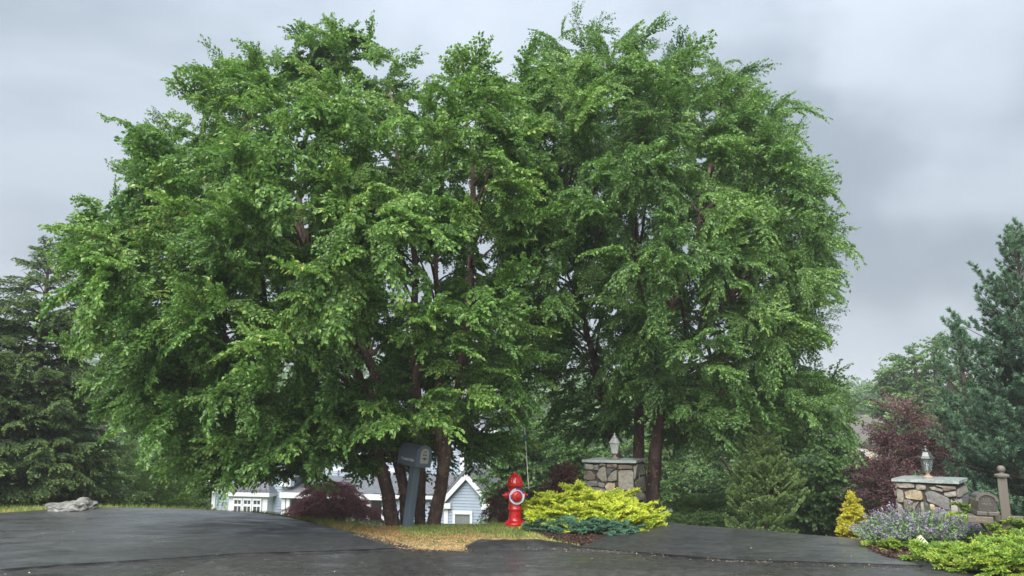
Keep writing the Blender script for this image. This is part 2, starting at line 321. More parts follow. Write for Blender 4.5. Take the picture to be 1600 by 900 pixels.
M['drape'] = plain('window_drape', (0.20, 0.22, 0.21), (0.12, 0.13, 0.13), 0.25, 3, 0, stretch=(8, 8, 0.3))
M['mortar'] = plain('mortar', (0.035, 0.030, 0.025), (0.06, 0.05, 0.04), 0.9, 30, 0.6, bdist=0.01)
def stone(name, a, b_, c):
    m, t, bs = new_mat(name); f = noise(t, 9, 8, 0.65, dist=0.5); g = noise(t, 26, 4)
    col = ramp(t, f, [(0.3, a), (0.5, b_), (0.7, c)]); t.links.new(mixc(t, ramp(t, g, [(0.5, (0, 0, 0)), (0.75, (0.6, 0.6, 0.6))]), col, tuple(x * 0.45 for x in a)), bs.inputs['Base Color'])
    bs.inputs['Roughness'].default_value = 0.6; bump(t, bs, f, 0.8, 0.02); return m
M['stone_tan'] = stone('stone_tan', (0.17, 0.155, 0.125), (0.27, 0.245, 0.20), (0.12, 0.115, 0.10))
M['stone_gold'] = stone('stone_gold', (0.28, 0.20, 0.11), (0.36, 0.29, 0.18), (0.42, 0.36, 0.26))
M['stone_grey'] = stone('stone_grey', (0.15, 0.15, 0.142), (0.22, 0.215, 0.20), (0.12, 0.12, 0.115))
M['stone_brown'] = stone('stone_brown', (0.10, 0.075, 0.06), (0.17, 0.13, 0.10), (0.22, 0.19, 0.155))
M['stone_pale'] = stone('stone_pale', (0.33, 0.30, 0.26), (0.25, 0.235, 0.20), (0.40, 0.37, 0.32))
M['stone_dark'] = stone('stone_dark', (0.06, 0.055, 0.055), (0.11, 0.105, 0.10), (0.09, 0.085, 0.08))
M['bluestone'] = stone('cap_bluestone', (0.26, 0.30, 0.28), (0.36, 0.40, 0.38), (0.30, 0.35, 0.32))
M['bluestone'].node_tree.nodes['Principled BSDF'].inputs['Roughness'].default_value = 0.22
M['boulder'] = stone('boulder', (0.07, 0.07, 0.066), (0.20, 0.20, 0.185), (0.28, 0.28, 0.26))
M['siding'] = plain('siding_blue_grey', (0.27, 0.325, 0.395), (0.24, 0.295, 0.365), 0.55, 3, 0.05)
M['trim'] = plain('trim_white', (0.62, 0.64, 0.66), (0.56, 0.58, 0.60), 0.5, 3, 0.05)
M['shingle'] = plain('roof_shingle', (0.14, 0.15, 0.165), (0.085, 0.09, 0.10), 0.6, 6, 0.5, bdist=0.02)
M['metal_roof'] = plain('metal_roof', (0.13, 0.13, 0.145), (0.10, 0.10, 0.115), 0.35, 3, 0.05, metal=0.3)
M['shaded_wall'] = plain('porch_shade_wall', (0.10, 0.11, 0.12), (0.08, 0.08, 0.09), 0.7, 3, 0)  # the porch's shade is put into this dark wall colour
M['cream_wall'] = plain('cream_wall', (0.62, 0.55, 0.44), (0.55, 0.49, 0.40), 0.7, 3, 0.1)
M['brown_roof'] = plain('brown_roof', (0.12, 0.10, 0.09), (0.08, 0.07, 0.065), 0.7, 5, 0.4, bdist=0.02)
M['sign_yellow'] = plain('sign_paper', (0.50, 0.52, 0.26), (0.55, 0.57, 0.42), 0.5, 15, 0)

# ------------------------------------------------------------------ ground sheet
def axis(parts):
    a = []
    for lo, hi, st in parts: a += list(np.arange(lo, hi, st))
    return np.array(a + [parts[-1][1]])
xs = axis([(-600, -100, 50), (-100, -20, 5), (-20, 14, 0.4), (14, 60, 4), (60, 600, 45)])
ys = axis([(-300, -20, 40), (-20, 6, 2), (6, 22, 0.3), (22, 60, 2), (60, 240, 8), (240, 900, 60)])
gx, gy = np.meshgrid(xs, ys); gz = H(gx, gy)
nx, ny = len(xs), len(ys); idx = np.arange(nx * ny).reshape(ny, nx)
Fq = np.stack([idx[:-1, :-1], idx[:-1, 1:], idx[1:, 1:], idx[1:, :-1]], -1).reshape(-1, 4)
g = link('ground', np_mesh('ground', np.stack([gx, gy, gz - 0.012], -1).reshape(-1, 3), Fq, [M['ground']], smooth=True)); g['kind'] = 'structure'

def densify(poly, step=0.25, jit=0.0):
    o = []
    for i in range(len(poly)):
        a, b = np.array(poly[i]), np.array(poly[(i + 1) % len(poly)]); n = max(1, int(np.linalg.norm(b - a) / step)); n = min(n, 60)
        for k in range(n):
            p = a + (b - a) * k / n
            if jit and k: p = p + np.array([mnoise.noise(Vector((p[0] * 3, p[1] * 3, 0))), mnoise.noise(Vector((p[0] * 3, p[1] * 3, 9)))]) * jit
            o.append(tuple(p))
    return o
def inpoly(poly, x, y):
    poly = np.array(poly); x = np.asarray(x); y = np.asarray(y); r = np.zeros(x.shape, bool); j = len(poly) - 1
    for i in range(len(poly)):
        xi, yi = poly[i]; xj, yj = poly[j]
        c = ((yi > y) != (yj > y)) & (x < (xj - xi) * (y - yi) / (yj - yi + 1e-12) + xi); r ^= c; j = i
    return r
def sheet(name, poly, off, mat, res=0.35, jit=0.02, skirt=0.0, dens=0.25):
    P = densify(poly, dens, jit); a = np.array(P); lo, hi = a.min(0), a.max(0)
    X, Y = np.meshgrid(np.arange(lo[0], hi[0], res), np.arange(lo[1], hi[1], res)); m = inpoly(P, X, Y)
    pts = [Vector(p) for p in P]; n = len(pts); pts += [Vector((x, y)) for x, y in zip(X[m], Y[m])]
    v, e, f, *_ = delaunay_2d_cdt(pts, [(i, (i + 1) % n) for i in range(n)], [], 1, 1e-5)
    xy = np.array([p[:] for p in v]); z = H(xy[:, 0], xy[:, 1]) + off; vs = [(p[0], p[1], q) for p, q in zip(xy, z)]; fs = [tuple(t) for t in f]
    if skirt:
        b = len(vs); q = [(p[0], p[1], h(p[0], p[1]) + off) for p in P]; vs += q + [(p[0], p[1], p[2] - skirt) for p in q]
        fs += [(b + i, b + (i + 1) % n, b + n + (i + 1) % n, b + n + i) for i in range(n)]
    me = bpy.data.meshes.new(name); me.from_pydata(vs, [], fs); me.materials.append(mat)
    for p in me.polygons: p.use_smooth = len(p.vertices) == 3
    o = link(name, me); o['kind'] = 'structure'; return o
def G(px, py): p = onz(px, py); return (p.x, p.y)
seamL = [G(*p) for p in [(0, 893), (120, 884), (250, 876), (370, 868), (500, 864), (650, 858)]]
seamR = [G(*p) for p in [(880, 858), (1000, 866), (1130, 877), (1300, 882), (1450, 887), (1540, 894)]]
edgeL = [G(*p) for p in [(650, 858), (625, 851), (600, 844), (550, 832), (500, 820), (450, 810), (400, 803), (350, 799), (300, 796.5), (200, 795.5), (120, 796.5), (60, 799), (0, 803)]]
driveL = seamL + edgeL[1:] + [(-14, 13.8), (-30, 13.5), (-30, 7.0), (-12, 7.4)]
road = [(-60, -30), (60, -30), (60, 6.8), (12, 7.2)] + seamR[::-1] + [G(805, 858), G(725, 860)] + seamL[::-1] + [(-12, 7.4), (-60, 6.0)]
sheet('road', road, 0.004, M['road'], 0.8, 0.02, dens=0.3)
sheet('driveway_left', driveL, 0.020, M['drive'], 0.3, 0.015, skirt=0.04)
gR = [G(*p) for p in [(905, 857), (950, 838), (1000, 820), (1032, 812)]]
driveR = seamR + [G(1480, 884), G(1420, 877), G(1380, 867), G(1357, 856), G(1352, 846), (5.3, 11.6), (5.15, 12.6), (2.9, 13.3)] + gR[::-1]
sheet('driveway_right', driveR, 0.022, M['drive2'], 0.3, 0.012, skirt=0.04)
# darker worn patch line on the road at the front
patch = [G(*p) for p in [(330, 878), (370, 892), (420, 899), (640, 902), (900, 892), (1100, 893), (1250, 905), (1500, 915), (1500, 960), (200, 960), (240, 905)]]
sheet('road_patch', patch, 0.008, M['curb' if False else 'drive'], 0.4, 0.04)
bpy.data.objects['road_patch'].data.materials[0] = asphalt('patch_asphalt', 0.050, 0.18, 0.4, tint=(1.04, 1, 0.95), wet_scale=1.1)

def ribbon(name, pts, wid, off, mat, seed=0):
    P = []
    for i in range(len(pts) - 1):
        a, b = Vector(pts[i]), Vector(pts[i + 1]); n = max(2, int((b - a).length / 0.04))
        for k in range(n): P.append(a.lerp(b, k / n))
    vs = []; fs = []
    for i, p in enumerate(P):
        wv = wid * (0.35 + 1.1 * abs(mnoise.noise(Vector((i * 0.13, seed, 0)))) * 1.6); d = 0.012 * mnoise.noise(Vector((i * 0.2, seed + 5, 0)))
        z = h(p.x, p.y) + off; vs += [(p.x, p.y + d - wv, z), (p.x, p.y + d + wv, z)]
    for i in range(len(P) - 1): fs.append((2 * i, 2 * i + 2, 2 * i + 3, 2 * i + 1))
    me = bpy.data.meshes.new(name); me.from_pydata(vs, [], fs); me.materials.append(mat); o = link(name, me); o['kind'] = 'structure'; return o
ribbon('pavement_crack', seamL, 0.024, 0.0245, M['tar'], 1)
ribbon('pavement_crack', [G(880, 856)] + [(p[0], p[1] - 0.01) for p in seamR[1:]], 0.032, 0.0265, M['tar'], 4)

# asphalt curb berm in front of the hydrant
def berm(name, pts, hh, depth):
    vs = []; fs = []; P = []
    for i in range(len(pts) - 1):
        a, b = Vector(pts[i]), Vector(pts[i + 1]); n = max(2, int((b - a).length / 0.05)); P += [a.lerp(b, k / n) for k in range(n)]
    P.append(Vector(pts[-1])); K = 9
    for i, p in enumerate(P):
        e = min(1, i / 3, (len(P) - 1 - i) / 10); e = max(e, 0.05)
        for k in range(K):
            t = k / (K - 1); y = p.y + t * depth; prof = math.sin(min(1, t * 2.2) * math.pi / 2) * (1 - 0.25 * max(0, t - .6))
            n_ = 0.014 * mnoise.noise(Vector((p.x * 5, y * 5, 0))) + 0.006 * mnoise.noise(Vector((p.x * 22, y * 22, 3)))
            vs.append((p.x + 0.2 * n_, y + n_, h(p.x, y) + 0.0 + (hh * prof + n_) * e))
    for i in range(len(P) - 1):
        for k in range(K - 1): a = i * K + k; fs.append((a, a + K, a + K + 1, a + 1))
    me = bpy.data.meshes.new(name); me.from_pydata(vs, [], fs); me.materials.append(M['curb']); o = link(name, me); o['kind'] = 'structure'
    for p in me.polygons: p.use_smooth = True
    return o
berm('kerb_berm', [G(724, 861), G(790, 860), G(850, 859), G(880, 860), G(915, 861)], 0.085, 0.42)
berm('kerb_berm', [G(1440, 889), G(1500, 893), G(1560, 900), (8.5, 7.3)], 0.075, 0.35)

# beds of mulch
bedL = [G(*p) for p in [(830, 822), (835, 832), (860, 842), (890, 850), (915, 853), (950, 838), (1000, 821), (1035, 812)]] + [(3.4, 14.5), (3.2, 16.0), (0.6, 16.0), (0.25, 13.6)]
sheet('mulch_bed_left', bedL, 0.012, M['mulch_ground'], 0.15, 0.03)
bedR = [G(*p) for p in [(1352, 846), (1357, 857), (1380, 869), (1420, 879), (1480, 886), (1560, 895)]] + [(9, 7.6), (14, 8), (14, 16), (6.5, 16), (5.2, 12)]
sheet('mulch_bed_right', bedR, 0.028, M['mulch_ground'], 0.2, 0.03)

# ------------------------------------------------------------------ loose chips, grass blades
def quads_to_mesh(name, Q, var, mats, T=None, tvar=None):
    """Q (n,4,3) leaf quads split on the 0-2 diagonal; T (m,4,3) twig quads with material 1"""
    n = len(Q); b = np.arange(n)[:, None] * 4
    F1 = np.concatenate([b + np.array([[0, 1, 2]]), b + np.array([[0, 2, 3]])], 0); V = Q.reshape(-1, 3); a = np.repeat(var, 4); mi = np.zeros(len(F1), int)
    if T is not None and len(T):
        k = len(T); b2 = np.arange(k)[:, None] * 4 + n * 4
        F2 = np.concatenate([b2 + np.array([[0, 1, 2]]), b2 + np.array([[0, 2, 3]])], 0)
        V = np.concatenate([V, T.reshape(-1, 3)]); a = np.concatenate([a, np.zeros(k * 4)]); F1 = np.concatenate([F1, F2]); mi = np.concatenate([mi, np.ones(len(F2), int)])
    return np_mesh(name, V, F1, mats, mi, a)
def unit(v): return v / np.maximum(np.linalg.norm(v, axis=-1, keepdims=True), 1e-9)
def leaf_quads(p, a, s, L_, W_, fold=0.18, mid=0.42):
    """p base, a axis, s side (unit), lengths, widths"""
    n = np.cross(a, s); L_ = np.asarray(L_)[:, None]; W_ = np.asarray(W_)[:, None]
    return np.stack([p, p + a * L_ * mid + s * W_ + n * W_ * fold * 2, p + a * L_, p + a * L_ * mid - s * W_ + n * W_ * fold * 2], 1)

grassP = [G(*p) for p in [(650, 860), (725, 862), (728, 851), (800, 849), (870, 850), (920, 856), (900, 848), (862, 841), (838, 831), (828, 822)]] + [(0.2, 13.4), (0.5, 15.8), (-3, 16.6), (-9, 17), (-16, 16.5), (-16, 14.0)] + [(p[0], p[1] + 0.02) for p in edgeL[::-1][:-1]]
a_ = np.array(grassP); lo, hi = a_.min(0), a_.max(0)
def dryness(x, y):
    # distance to pavement edge in the near wedge
    n1 = np.array([mnoise.fractal(Vector((float(i) * 1.4, float(j) * 1.4, 0.3)), 0.6, 2.0, 4) for i, j in zip(x, y)])
    n2 = np.array([mnoise.noise(Vector((float(i) * 6, float(j) * 6, 7))) for i, j in zip(x, y)])
    base = np.full(len(x), 0.25)
    for (px, py, r, amp) in [(690, 852, .35, .5), (665, 848, .5, .45), (610, 836, .35, .42), (585, 826, .5, .42), (745, 843, .4, .42), (775, 846, .35, .35), (700, 842, .25, .25), (630, 849, .3, .5), (540, 822, .5, .3), (480, 808, .4, .3),
                             (830, 843, .35, .25), (880, 851, .3, .2), (590, 812, .35, .2), (420, 803, .6, .2), (350, 798, .7, .2), (800, 838, .3, -.1), (640, 832, .3, -.12), (560, 812, .6, -.06)]:
        c = G(px, py); d2 = ((x - c[0]) ** 2 + ((y - c[1]) * 0.8) ** 2) / r ** 2; base += 1.25 * amp * np.exp(-d2)
    return np.clip(base + 0.22 * n1 + 0.10 * n2 + rng.normal(0, 0.06, len(x)), 0, 1)
GN = 130000
x = rng.uniform(lo[0], 0.9, GN * 2); y = rng.uniform(lo[1], hi[1], GN * 2); m = inpoly(grassP, x, y)
x, y = x[m][:GN], y[m][:GN]
dr = dryness(x, y); tall = np.where((x < -2.5) & (y > np.interp(x, CX, CY) - .7), 1.9, 0.9)
keep = rng.random(len(x)) < np.where(y > 15.3, 0.35, 1); x, y, dr, tall = x[keep], y[keep], dr[keep], tall[keep]
ang = rng.uniform(0, 6.28, len(x)); lean = rng.uniform(0.1, 1.1, len(x)) + dr * 0.7
ax = unit(np.stack([np.cos(ang) * lean, np.sin(ang) * lean, np.ones_like(x)], -1)); sd_ = np.stack([-np.sin(ang), np.cos(ang), 0 * x], -1)
Lg = rng.uniform(0.03, 0.075, len(x)) * tall * (1.1 - 0.5 * dr)
Q = leaf_quads(np.stack([x, y, H(x, y) - 0.014], -1), ax, sd_, Lg, rng.uniform(0.003, 0.0055, len(x)), 0.2, 0.35)
gr = link('grass', quads_to_mesh('grass', Q, dr, [M['grass']])); tag(gr, 'short grass patched green and scorched orange between the driveways', 'grass', kind='stuff')
# the soil under the grass, thatch coloured
m_, t_, b_ = new_mat('thatch')
f_ = noise(t_, 5, 5, 0.6); t_.links.new(ramp(t_, f_, [(0.35, (0.10, 0.12, 0.03)), (0.55, (0.24, 0.19, 0.07)), (0.7, (0.40, 0.24, 0.10))]), b_.inputs['Base Color']); b_.inputs['Roughness'].default_value = 0.9
bump(t_, b_, noise(t_, 60, 4), 0.8, 0.02)
sheet('lawn', grassP, -0.004, m_, 0.3, 0.01)

def chips(name, n, polyf, zoff, size, mat, label, cat, varf=None, flat=0.5):
    X = []; 
    while len(X) < n:
        p = polyf(); X.append((p[0], p[1]))
    X = np.array(X); a = rng.uniform(0, 6.28, n); t = rng.uniform(-flat, flat, n)
    ax = unit(np.stack([np.cos(a), np.sin(a), t], -1)); s = unit(np.stack([-np.sin(a), np.cos(a), rng.uniform(-flat, flat, n)], -1))
    L_ = rng.uniform(0.5, 1.3, n) * size
    Q = leaf_quads(np.stack([X[:, 0], X[:, 1], H(X[:, 0], X[:, 1]) + zoff + rng.uniform(0, 0.02, n)], -1), ax, s, L_, L_ * rng.uniform(0.15, 0.4, n), 0.2)
    var = rng.random(n) if varf is None else varf(n)
    o = link(name, quads_to_mesh(name, Q, var, [mat])); tag(o, label, cat, kind='stuff'); return o
def in_sampler(poly):
    a = np.array(poly); lo, hi = a.min(0), a.max(0)
    def f():
        while True:
            p = (random.uniform(lo[0], hi[0]), random.uniform(lo[1], hi[1]))
            if inpoly(poly, np.array([p[0]]), np.array([p[1]]))[0]: return p
    return f
mvis = [G(*p) for p in [(832, 824), (838, 833), (870, 845), (900, 852), (918, 854), (950, 838), (1000, 822), (1035, 813), (980, 805), (880, 812)]]
chips('mulch_chips', 9000, in_sampler(mvis), 0.01, 0.035, M['mulch'], 'dark shredded bark mulch in the bed beside the gold juniper', 'mulch', lambda n: rng.beta(1.4, 2.6, n))
mvis2 = [G(*p) for p in [(1352, 848), (1357, 857), (1380, 869), (1420, 879), (1480, 886), (1500, 880), (1440, 858), (1380, 846)]]
chips('mulch_chips', 7000, in_sampler(mvis2), 0.028, 0.035, M['mulch'], 'reddish bark mulch and litter below the purple catmint', 'mulch', lambda n: rng.beta(1.8, 1.9, n))
def seam_s(pts, sp):
    def f():
        i = random.randrange(len(pts) - 1); a, b = Vector(pts[i]), Vector(pts[i + 1]); p = a.lerp(b, random.random()); return (p.x + random.gauss(0, sp), p.y + random.gauss(0, sp))
    return f
lit = [G(560, 838), G(600, 848), G(640, 860), G(700, 862), G(725, 862)]
chips('fallen_leaf_litter', 1500, seam_s(lit, 0.07), 0.02, 0.022, M['straw'], 'dry orange litter along the lawn edge below the grey mailbox', 'leaf litter', lambda n: rng.uniform(0, .5, n))
chips('fallen_leaf_litter', 300, seam_s([G(800, 861), G(880, 862), G(960, 867), G(1100, 879), G(1200, 884), G(1450, 893)], 0.05), 0.022, 0.018, M['straw'], 'thin line of litter along the seam of the right driveway', 'leaf litter', lambda n: rng.uniform(0, .6, n))
chips('fallen_petals', 110, lambda: (random.uniform(-8, 5.5), random.uniform(8.1, 13) if random.random() < .6 else random.uniform(8.1, 9.8)), 0.024, 0.018, plain('petal', (0.62, 0.62, 0.5), (0.4, 0.42, 0.2), 0.5, 30, 0), 'pale fallen petals scattered over the wet asphalt', 'petals')

chips('splashes', 900, lambda: (random.uniform(-8.5, 4.5), random.uniform(8.1, 13.6)), 0.024, 0.009, M['straw'], 'tiny pale flecks standing in for splashing rain on the wet asphalt', 'splashes', lambda n: rng.uniform(.5, 1, n))  # loose pale flecks drawn in place of rain splash specks
# ------------------------------------------------------------------ foliage spray templates: local x = outward, z = up
def path(L_, droop, curl=0.0, n=12):
    t = np.linspace(0, 1, n); return np.stack([t * L_ * (1 - 0.12 * t), curl * t * t * L_, L_ * (0.12 * t - droop * t * t)], -1)
def on(P, t):
    i = np.clip(t * (len(P) - 1), 0, len(P) - 1.001); k = int(i); return P[k] + (P[k + 1] - P[k]) * (i - k), unit(P[k + 1] - P[k])
def strip(P, w0, w1, side):
    o = []
    for i in range(len(P) - 1):
        a = w0 + (w1 - w0) * i / (len(P) - 1); b = w0 + (w1 - w0) * (i + 1) / (len(P) - 1)
        o.append([P[i] - side * a, P[i] + side * a, P[i + 1] + side * b, P[i + 1] - side * b])
    return o
def t_broad(seed, nside=16, leaf=0.065, droop=0.35, side_len=0.42, sp=0.045, wr=0.36, hang=0.7):
    r = np.random.default_rng(seed); P = path(1.0, droop * r.uniform(.7, 1.3), r.uniform(-.25, .25)); tw = strip(P, 0.006, 0.002, np.array([0, 1, 0])); p_, a_, s_ = [], [], []; hang = hang * 1.5
    axes = []
    for k in range(nside):
        t = 0.15 + 0.85 * k / (nside - 1); q, d = on(P, min(t, 0.99)); sgn = 1 if k % 2 else -1
        ln = side_len * (1 - 0.55 * abs(t - 0.45)) * r.uniform(.6, 1.2); ang = r.uniform(0.6, 1.15) * sgn
        if k == nside - 1: ang = 0
        fw = np.array([math.cos(ang) * d[0] - math.sin(ang) * d[1], math.sin(ang) * d[0] + math.cos(ang) * d[1], d[2] * .3 + r.uniform(-.1, .3)]); fw = unit(fw)
        tt = np.linspace(0, 1, 6)[:, None]; S = q + fw * ln * tt + np.array([0, 0, -1]) * ln * r.uniform(.25, .75) * hang * tt * tt
        tw += strip(S, 0.003, 0.0015, unit(np.cross(fw, [0, 0, 1.0]))); axes.append(S)
    axes.append(P)
    for S in axes:
        ln = np.linalg.norm(np.diff(S, axis=0), axis=1).sum(); nl = max(3, int(ln / sp))
        for j in range(nl):
            for sg in (-1, 1):
                if r.random() < 0.12: continue
                q, d = on(S, min(0.99, (j + r.uniform(0, .9)) / nl)); sd = unit(np.cross(d, [0, 0, 1.0])) * sg
                a = unit(d * r.uniform(.2, .9) + sd * r.uniform(.4, 1.1) + np.array([0, 0, -1]) * r.uniform(0.0, 1.1) * hang + r.normal(0, .15, 3))
                up = unit(np.array([0, 0, 1.0]) + r.normal(0, .75, 3)); s = unit(np.cross(up, a)); p_.append(q); a_.append(a); s_.append(s)
    p_, a_, s_ = map(np.array, (p_, a_, s_)); n = len(p_); Lf = leaf * r.uniform(.65, 1.2, n)
    return leaf_quads(p_ + a_ * 0.01, a_, s_, Lf, Lf * wr * r.uniform(.85, 1.15, n)), np.clip(r.normal(.5, .24, n), 0, 1), np.array(tw)
def t_conifer(seed, nside=22, side_len=0.34, needle=0.055, w=0.013, droop=0.25, hang=0.6, sp=0.022, planar=0.5):
    """flat bough with hanging branchlets, tips lighter"""
    r = np.random.default_rng(seed); P = path(1.0, droop * r.uniform(.6, 1.3), r.uniform(-.15, .15)); tw = strip(P, 0.008, 0.002, np.array([0, 1, 0])); p_, a_, s_, v_ = [], [], [], []
    ax = [(P, 1)]
    for k in range(nside):
        t = 0.12 + 0.86 * k / nside; q, d = on(P, t); sgn = 1 if k % 2 else -1; ln = side_len * (1.15 - t) * r.uniform(.7, 1.2) + .05
        ang = r.uniform(.6, 1.0) * sgn; fw = unit(np.array([math.cos(ang), math.sin(ang), r.uniform(-.1, .15)])); tt = np.linspace(0, 1, 5)[:, None]
        S = q + fw * ln * tt - np.array([0, 0, 1]) * ln * hang * r.uniform(.5, 1.3) * tt * tt; ax.append((S, 1)); tw += strip(S, 0.003, 0.001, unit(np.cross(fw, [0, 0, 1.0])))
    for S, _ in ax:
        ln = np.linalg.norm(np.diff(S, axis=0), axis=1).sum(); nl = int(ln / sp)
        for j in range(nl):
            t = (j + r.random()) / nl; q, d = on(S, min(.99, t)); 
            for _k in range(3):
                e = r.normal(0, 1, 3); e -= d * e.dot(d); e = unit(e); e[2] *= planar; a = unit(d * r.uniform(.6, 1.2) + e * .8); s = unit(np.cross(a, r.normal(0, 1, 3)))
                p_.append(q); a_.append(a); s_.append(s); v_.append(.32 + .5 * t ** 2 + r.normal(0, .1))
    p_, a_, s_ = map(np.array, (p_, a_, s_)); n = len(p_); Lf = needle * r.uniform(.7, 1.2, n)
    return leaf_quads(p_, a_, s_, Lf, np.full(n, w) * r.uniform(.7, 1.3, n)), np.clip(v_, 0, 1), np.array(tw)
def t_pine(seed, tufts=9, needle=0.13, w=0.010):
    r = np.random.default_rng(seed); P = path(1.0, -0.22, r.uniform(-.2, .2)); tw = strip(P, 0.012, 0.005, np.array([0, 1, 0])); p_, a_, s_, v_ = [], [], [], []
    for k in range(tufts):
        t = .25 + .75 * k / (tufts - 1); q, d = on(P, min(.99, t)); sgn = 1 if k % 2 else -1; ang = 0 if k == tufts - 1 else r.uniform(.5, 1.1) * sgn
        fw = unit(np.array([math.cos(ang), math.sin(ang), r.uniform(.15, .7)])); ln = r.uniform(.2, .38) * (1.2 - .6 * t); S = q + fw * ln * np.linspace(0, 1, 5)[:, None]
        tw += strip(S, 0.006, 0.003, unit(np.cross(fw, [0, 0, 1.0])))
        for j in range(80):
            u = r.uniform(.25, 1.0); qq, dd = on(S, min(.99, u)); e = r.normal(0, 1, 3); e -= dd * e.dot(dd); a = unit(dd * r.uniform(.5, 1.5) + unit(e)); p_.append(qq); a_.append(a); s_.append(unit(np.cross(a, r.normal(0, 1, 3)))); v_.append(.3 + .35 * u + r.normal(0, .13))
    p_, a_, s_ = map(np.array, (p_, a_, s_)); n = len(p_); Lf = needle * r.uniform(.6, 1.1, n)
    return leaf_quads(p_, a_, s_, Lf, np.full(n, w), mid=.3), np.clip(v_, 0, 1), np.array(tw)

def rotm(yaw, pitch, roll):
    cy, sy = math.cos(yaw), math.sin(yaw); cp, sp_ = math.cos(pitch), math.sin(pitch); cr, sr = math.cos(roll), math.sin(roll)
    Rz = np.array([[cy, -sy, 0], [sy, cy, 0], [0, 0, 1]]); Ry = np.array([[cp, 0, -sp_], [0, 1, 0], [sp_, 0, cp]]); Rx = np.array([[1, 0, 0], [0, cr, -sr], [0, sr, cr]])
    return Rz @ Ry @ Rx
class SpraySet:
    """a few twig-and-leaf meshes of one kind; crowns are grown from tens of thousands of them by geometry nodes"""
    def __init__(s, templates): s.T = templates; s.cache = {}; s.cen = [Q.reshape(-1, 3).mean(0) for Q, _, _ in templates]; s.data = []; s.key = {}
    def index(s, k, thin):
        t = round(thin, 1) if thin < .95 else 1.0
        if (k, t) not in s.key:
            Q, V, T = s.T[k]
            if t < 1: m = np.random.default_rng(k).random(len(Q)) < t; Q, V = Q[m], V[m]
            s.key[(k, t)] = len(s.data); s.data.append((Q, V, T))
        return s.key[(k, t)]
    def group(s, mats):
        kk = tuple(m.name for m in mats) + (len(s.data),)
        if kk in s.cache: return s.cache[kk]
        col = bpy.data.collections.new('leaf_sprays')
        for n_, (Q, V, T) in enumerate(s.data):
            me = quads_to_mesh('leaf_spray', Q, V, mats, T); col.objects.link(bpy.data.objects.new('leaf_spray_%03d' % n_ + '_%d' % len(bpy.data.collections), me))
        ng = bpy.data.node_groups.new('grow_crown', 'GeometryNodeTree'); ng.interface.new_socket('Geometry', in_out='INPUT', socket_type='NodeSocketGeometry'); ng.interface.new_socket('Geometry', in_out='OUTPUT', socket_type='NodeSocketGeometry')
        n = ng.nodes; l = ng.links; gi = n.new('NodeGroupInput'); go = n.new('NodeGroupOutput'); ci = n.new('GeometryNodeCollectionInfo'); ci.inputs['Collection'].default_value = col; ci.inputs['Separate Children'].default_value = True; ci.inputs['Reset Children'].default_value = True
        ip = n.new('GeometryNodeInstanceOnPoints'); l.new(gi.outputs[0], ip.inputs['Points']); l.new(ci.outputs[0], ip.inputs['Instance']); ip.inputs['Pick Instance'].default_value = True
        def na(nm, ty): a = n.new('GeometryNodeInputNamedAttribute'); a.data_type = ty; a.inputs['Name'].default_value = nm; return a.outputs['Attribute']
        e2 = n.new('FunctionNodeEulerToRotation'); l.new(na('rot', 'FLOAT_VECTOR'), e2.inputs[0]); l.new(e2.outputs[0], ip.inputs['Rotation']); l.new(na('scl', 'FLOAT'), ip.inputs['Scale']); l.new(na('tk', 'INT'), ip.inputs['Instance Index'])
        l.new(ip.outputs[0], go.inputs[0]); s.cache[kk] = ng; return ng
SETS = {}
class Foliage:
    def __init__(s, templates): s.S = SETS.setdefault(id(templates), SpraySet(templates)); s.p = []; s.c = []
    def put(s, pos, yaw, pitch, roll=0.0, scale=1.0, dv=0.0, k=None, thin=1.0):
        k = random.randrange(len(s.S.T)) if k is None else k; i = s.S.index(k, thin)
        s.p.append((*pos, roll, -pitch, yaw, scale, i, dv)); s.c.append(np.asarray(pos) + rotm(yaw, pitch, roll) @ s.S.cen[k] * scale)
    def prune(s, ok): s.p = [p for p, o in zip(s.p, ok) if o]; s.c = [p for p, o in zip(s.c, ok) if o]
    def build(s, name, mats, parent=None, kind=None):
        A = np.array(s.p, np.float32); me = bpy.data.meshes.new(name); me.vertices.add(len(A)); me.vertices.foreach_set('co', np.ascontiguousarray(A[:, :3]).ravel())
        for nm, ty, d in (('rot', 'FLOAT_VECTOR', A[:, 3:6]), ('scl', 'FLOAT', A[:, 6]), ('dv', 'FLOAT', A[:, 8])):
            a = me.attributes.new(nm, ty, 'POINT'); a.data.foreach_set('vector' if 'VEC' in ty else 'value', np.ascontiguousarray(d).ravel())
        a = me.attributes.new('tk', 'INT', 'POINT'); a.data.foreach_set('value', np.ascontiguousarray(A[:, 7].astype(np.int32)))
        for m in mats: me.materials.append(m)
        o = link(name, me, parent); o.modifiers.new('grow_crown', 'NODES'); PENDING.append((o, s.S, mats))
        if parent is not None: o.matrix_parent_inverse = Matrix.Translation(-parent.location)
        if kind: o['kind'] = kind
        return o
PENDING = []
def grow_all():
    for o, S, mats in PENDING: o.modifiers[0].node_group = S.group(mats)
TRIS = 0
def adopt(o, parent):
    o.parent = parent; o.matrix_parent_inverse = Matrix.Translation(-parent.location); return o

BROAD = [t_broad(s, leaf=.098, sp=.034, droop=.65) for s in range(8)]
BROADB = [t_broad(s + 50, leaf=0.090, sp=.034, droop=.7, side_len=0.46, hang=0.95, wr=0.33) for s in range(8)]

def bez(a, c, b, n=7):
    return [tuple((1 - t) ** 2 * np.array(a) + 2 * t * (1 - t) * np.array(c) + t * t * np.array(b)) for t in np.linspace(0, 1, n)]

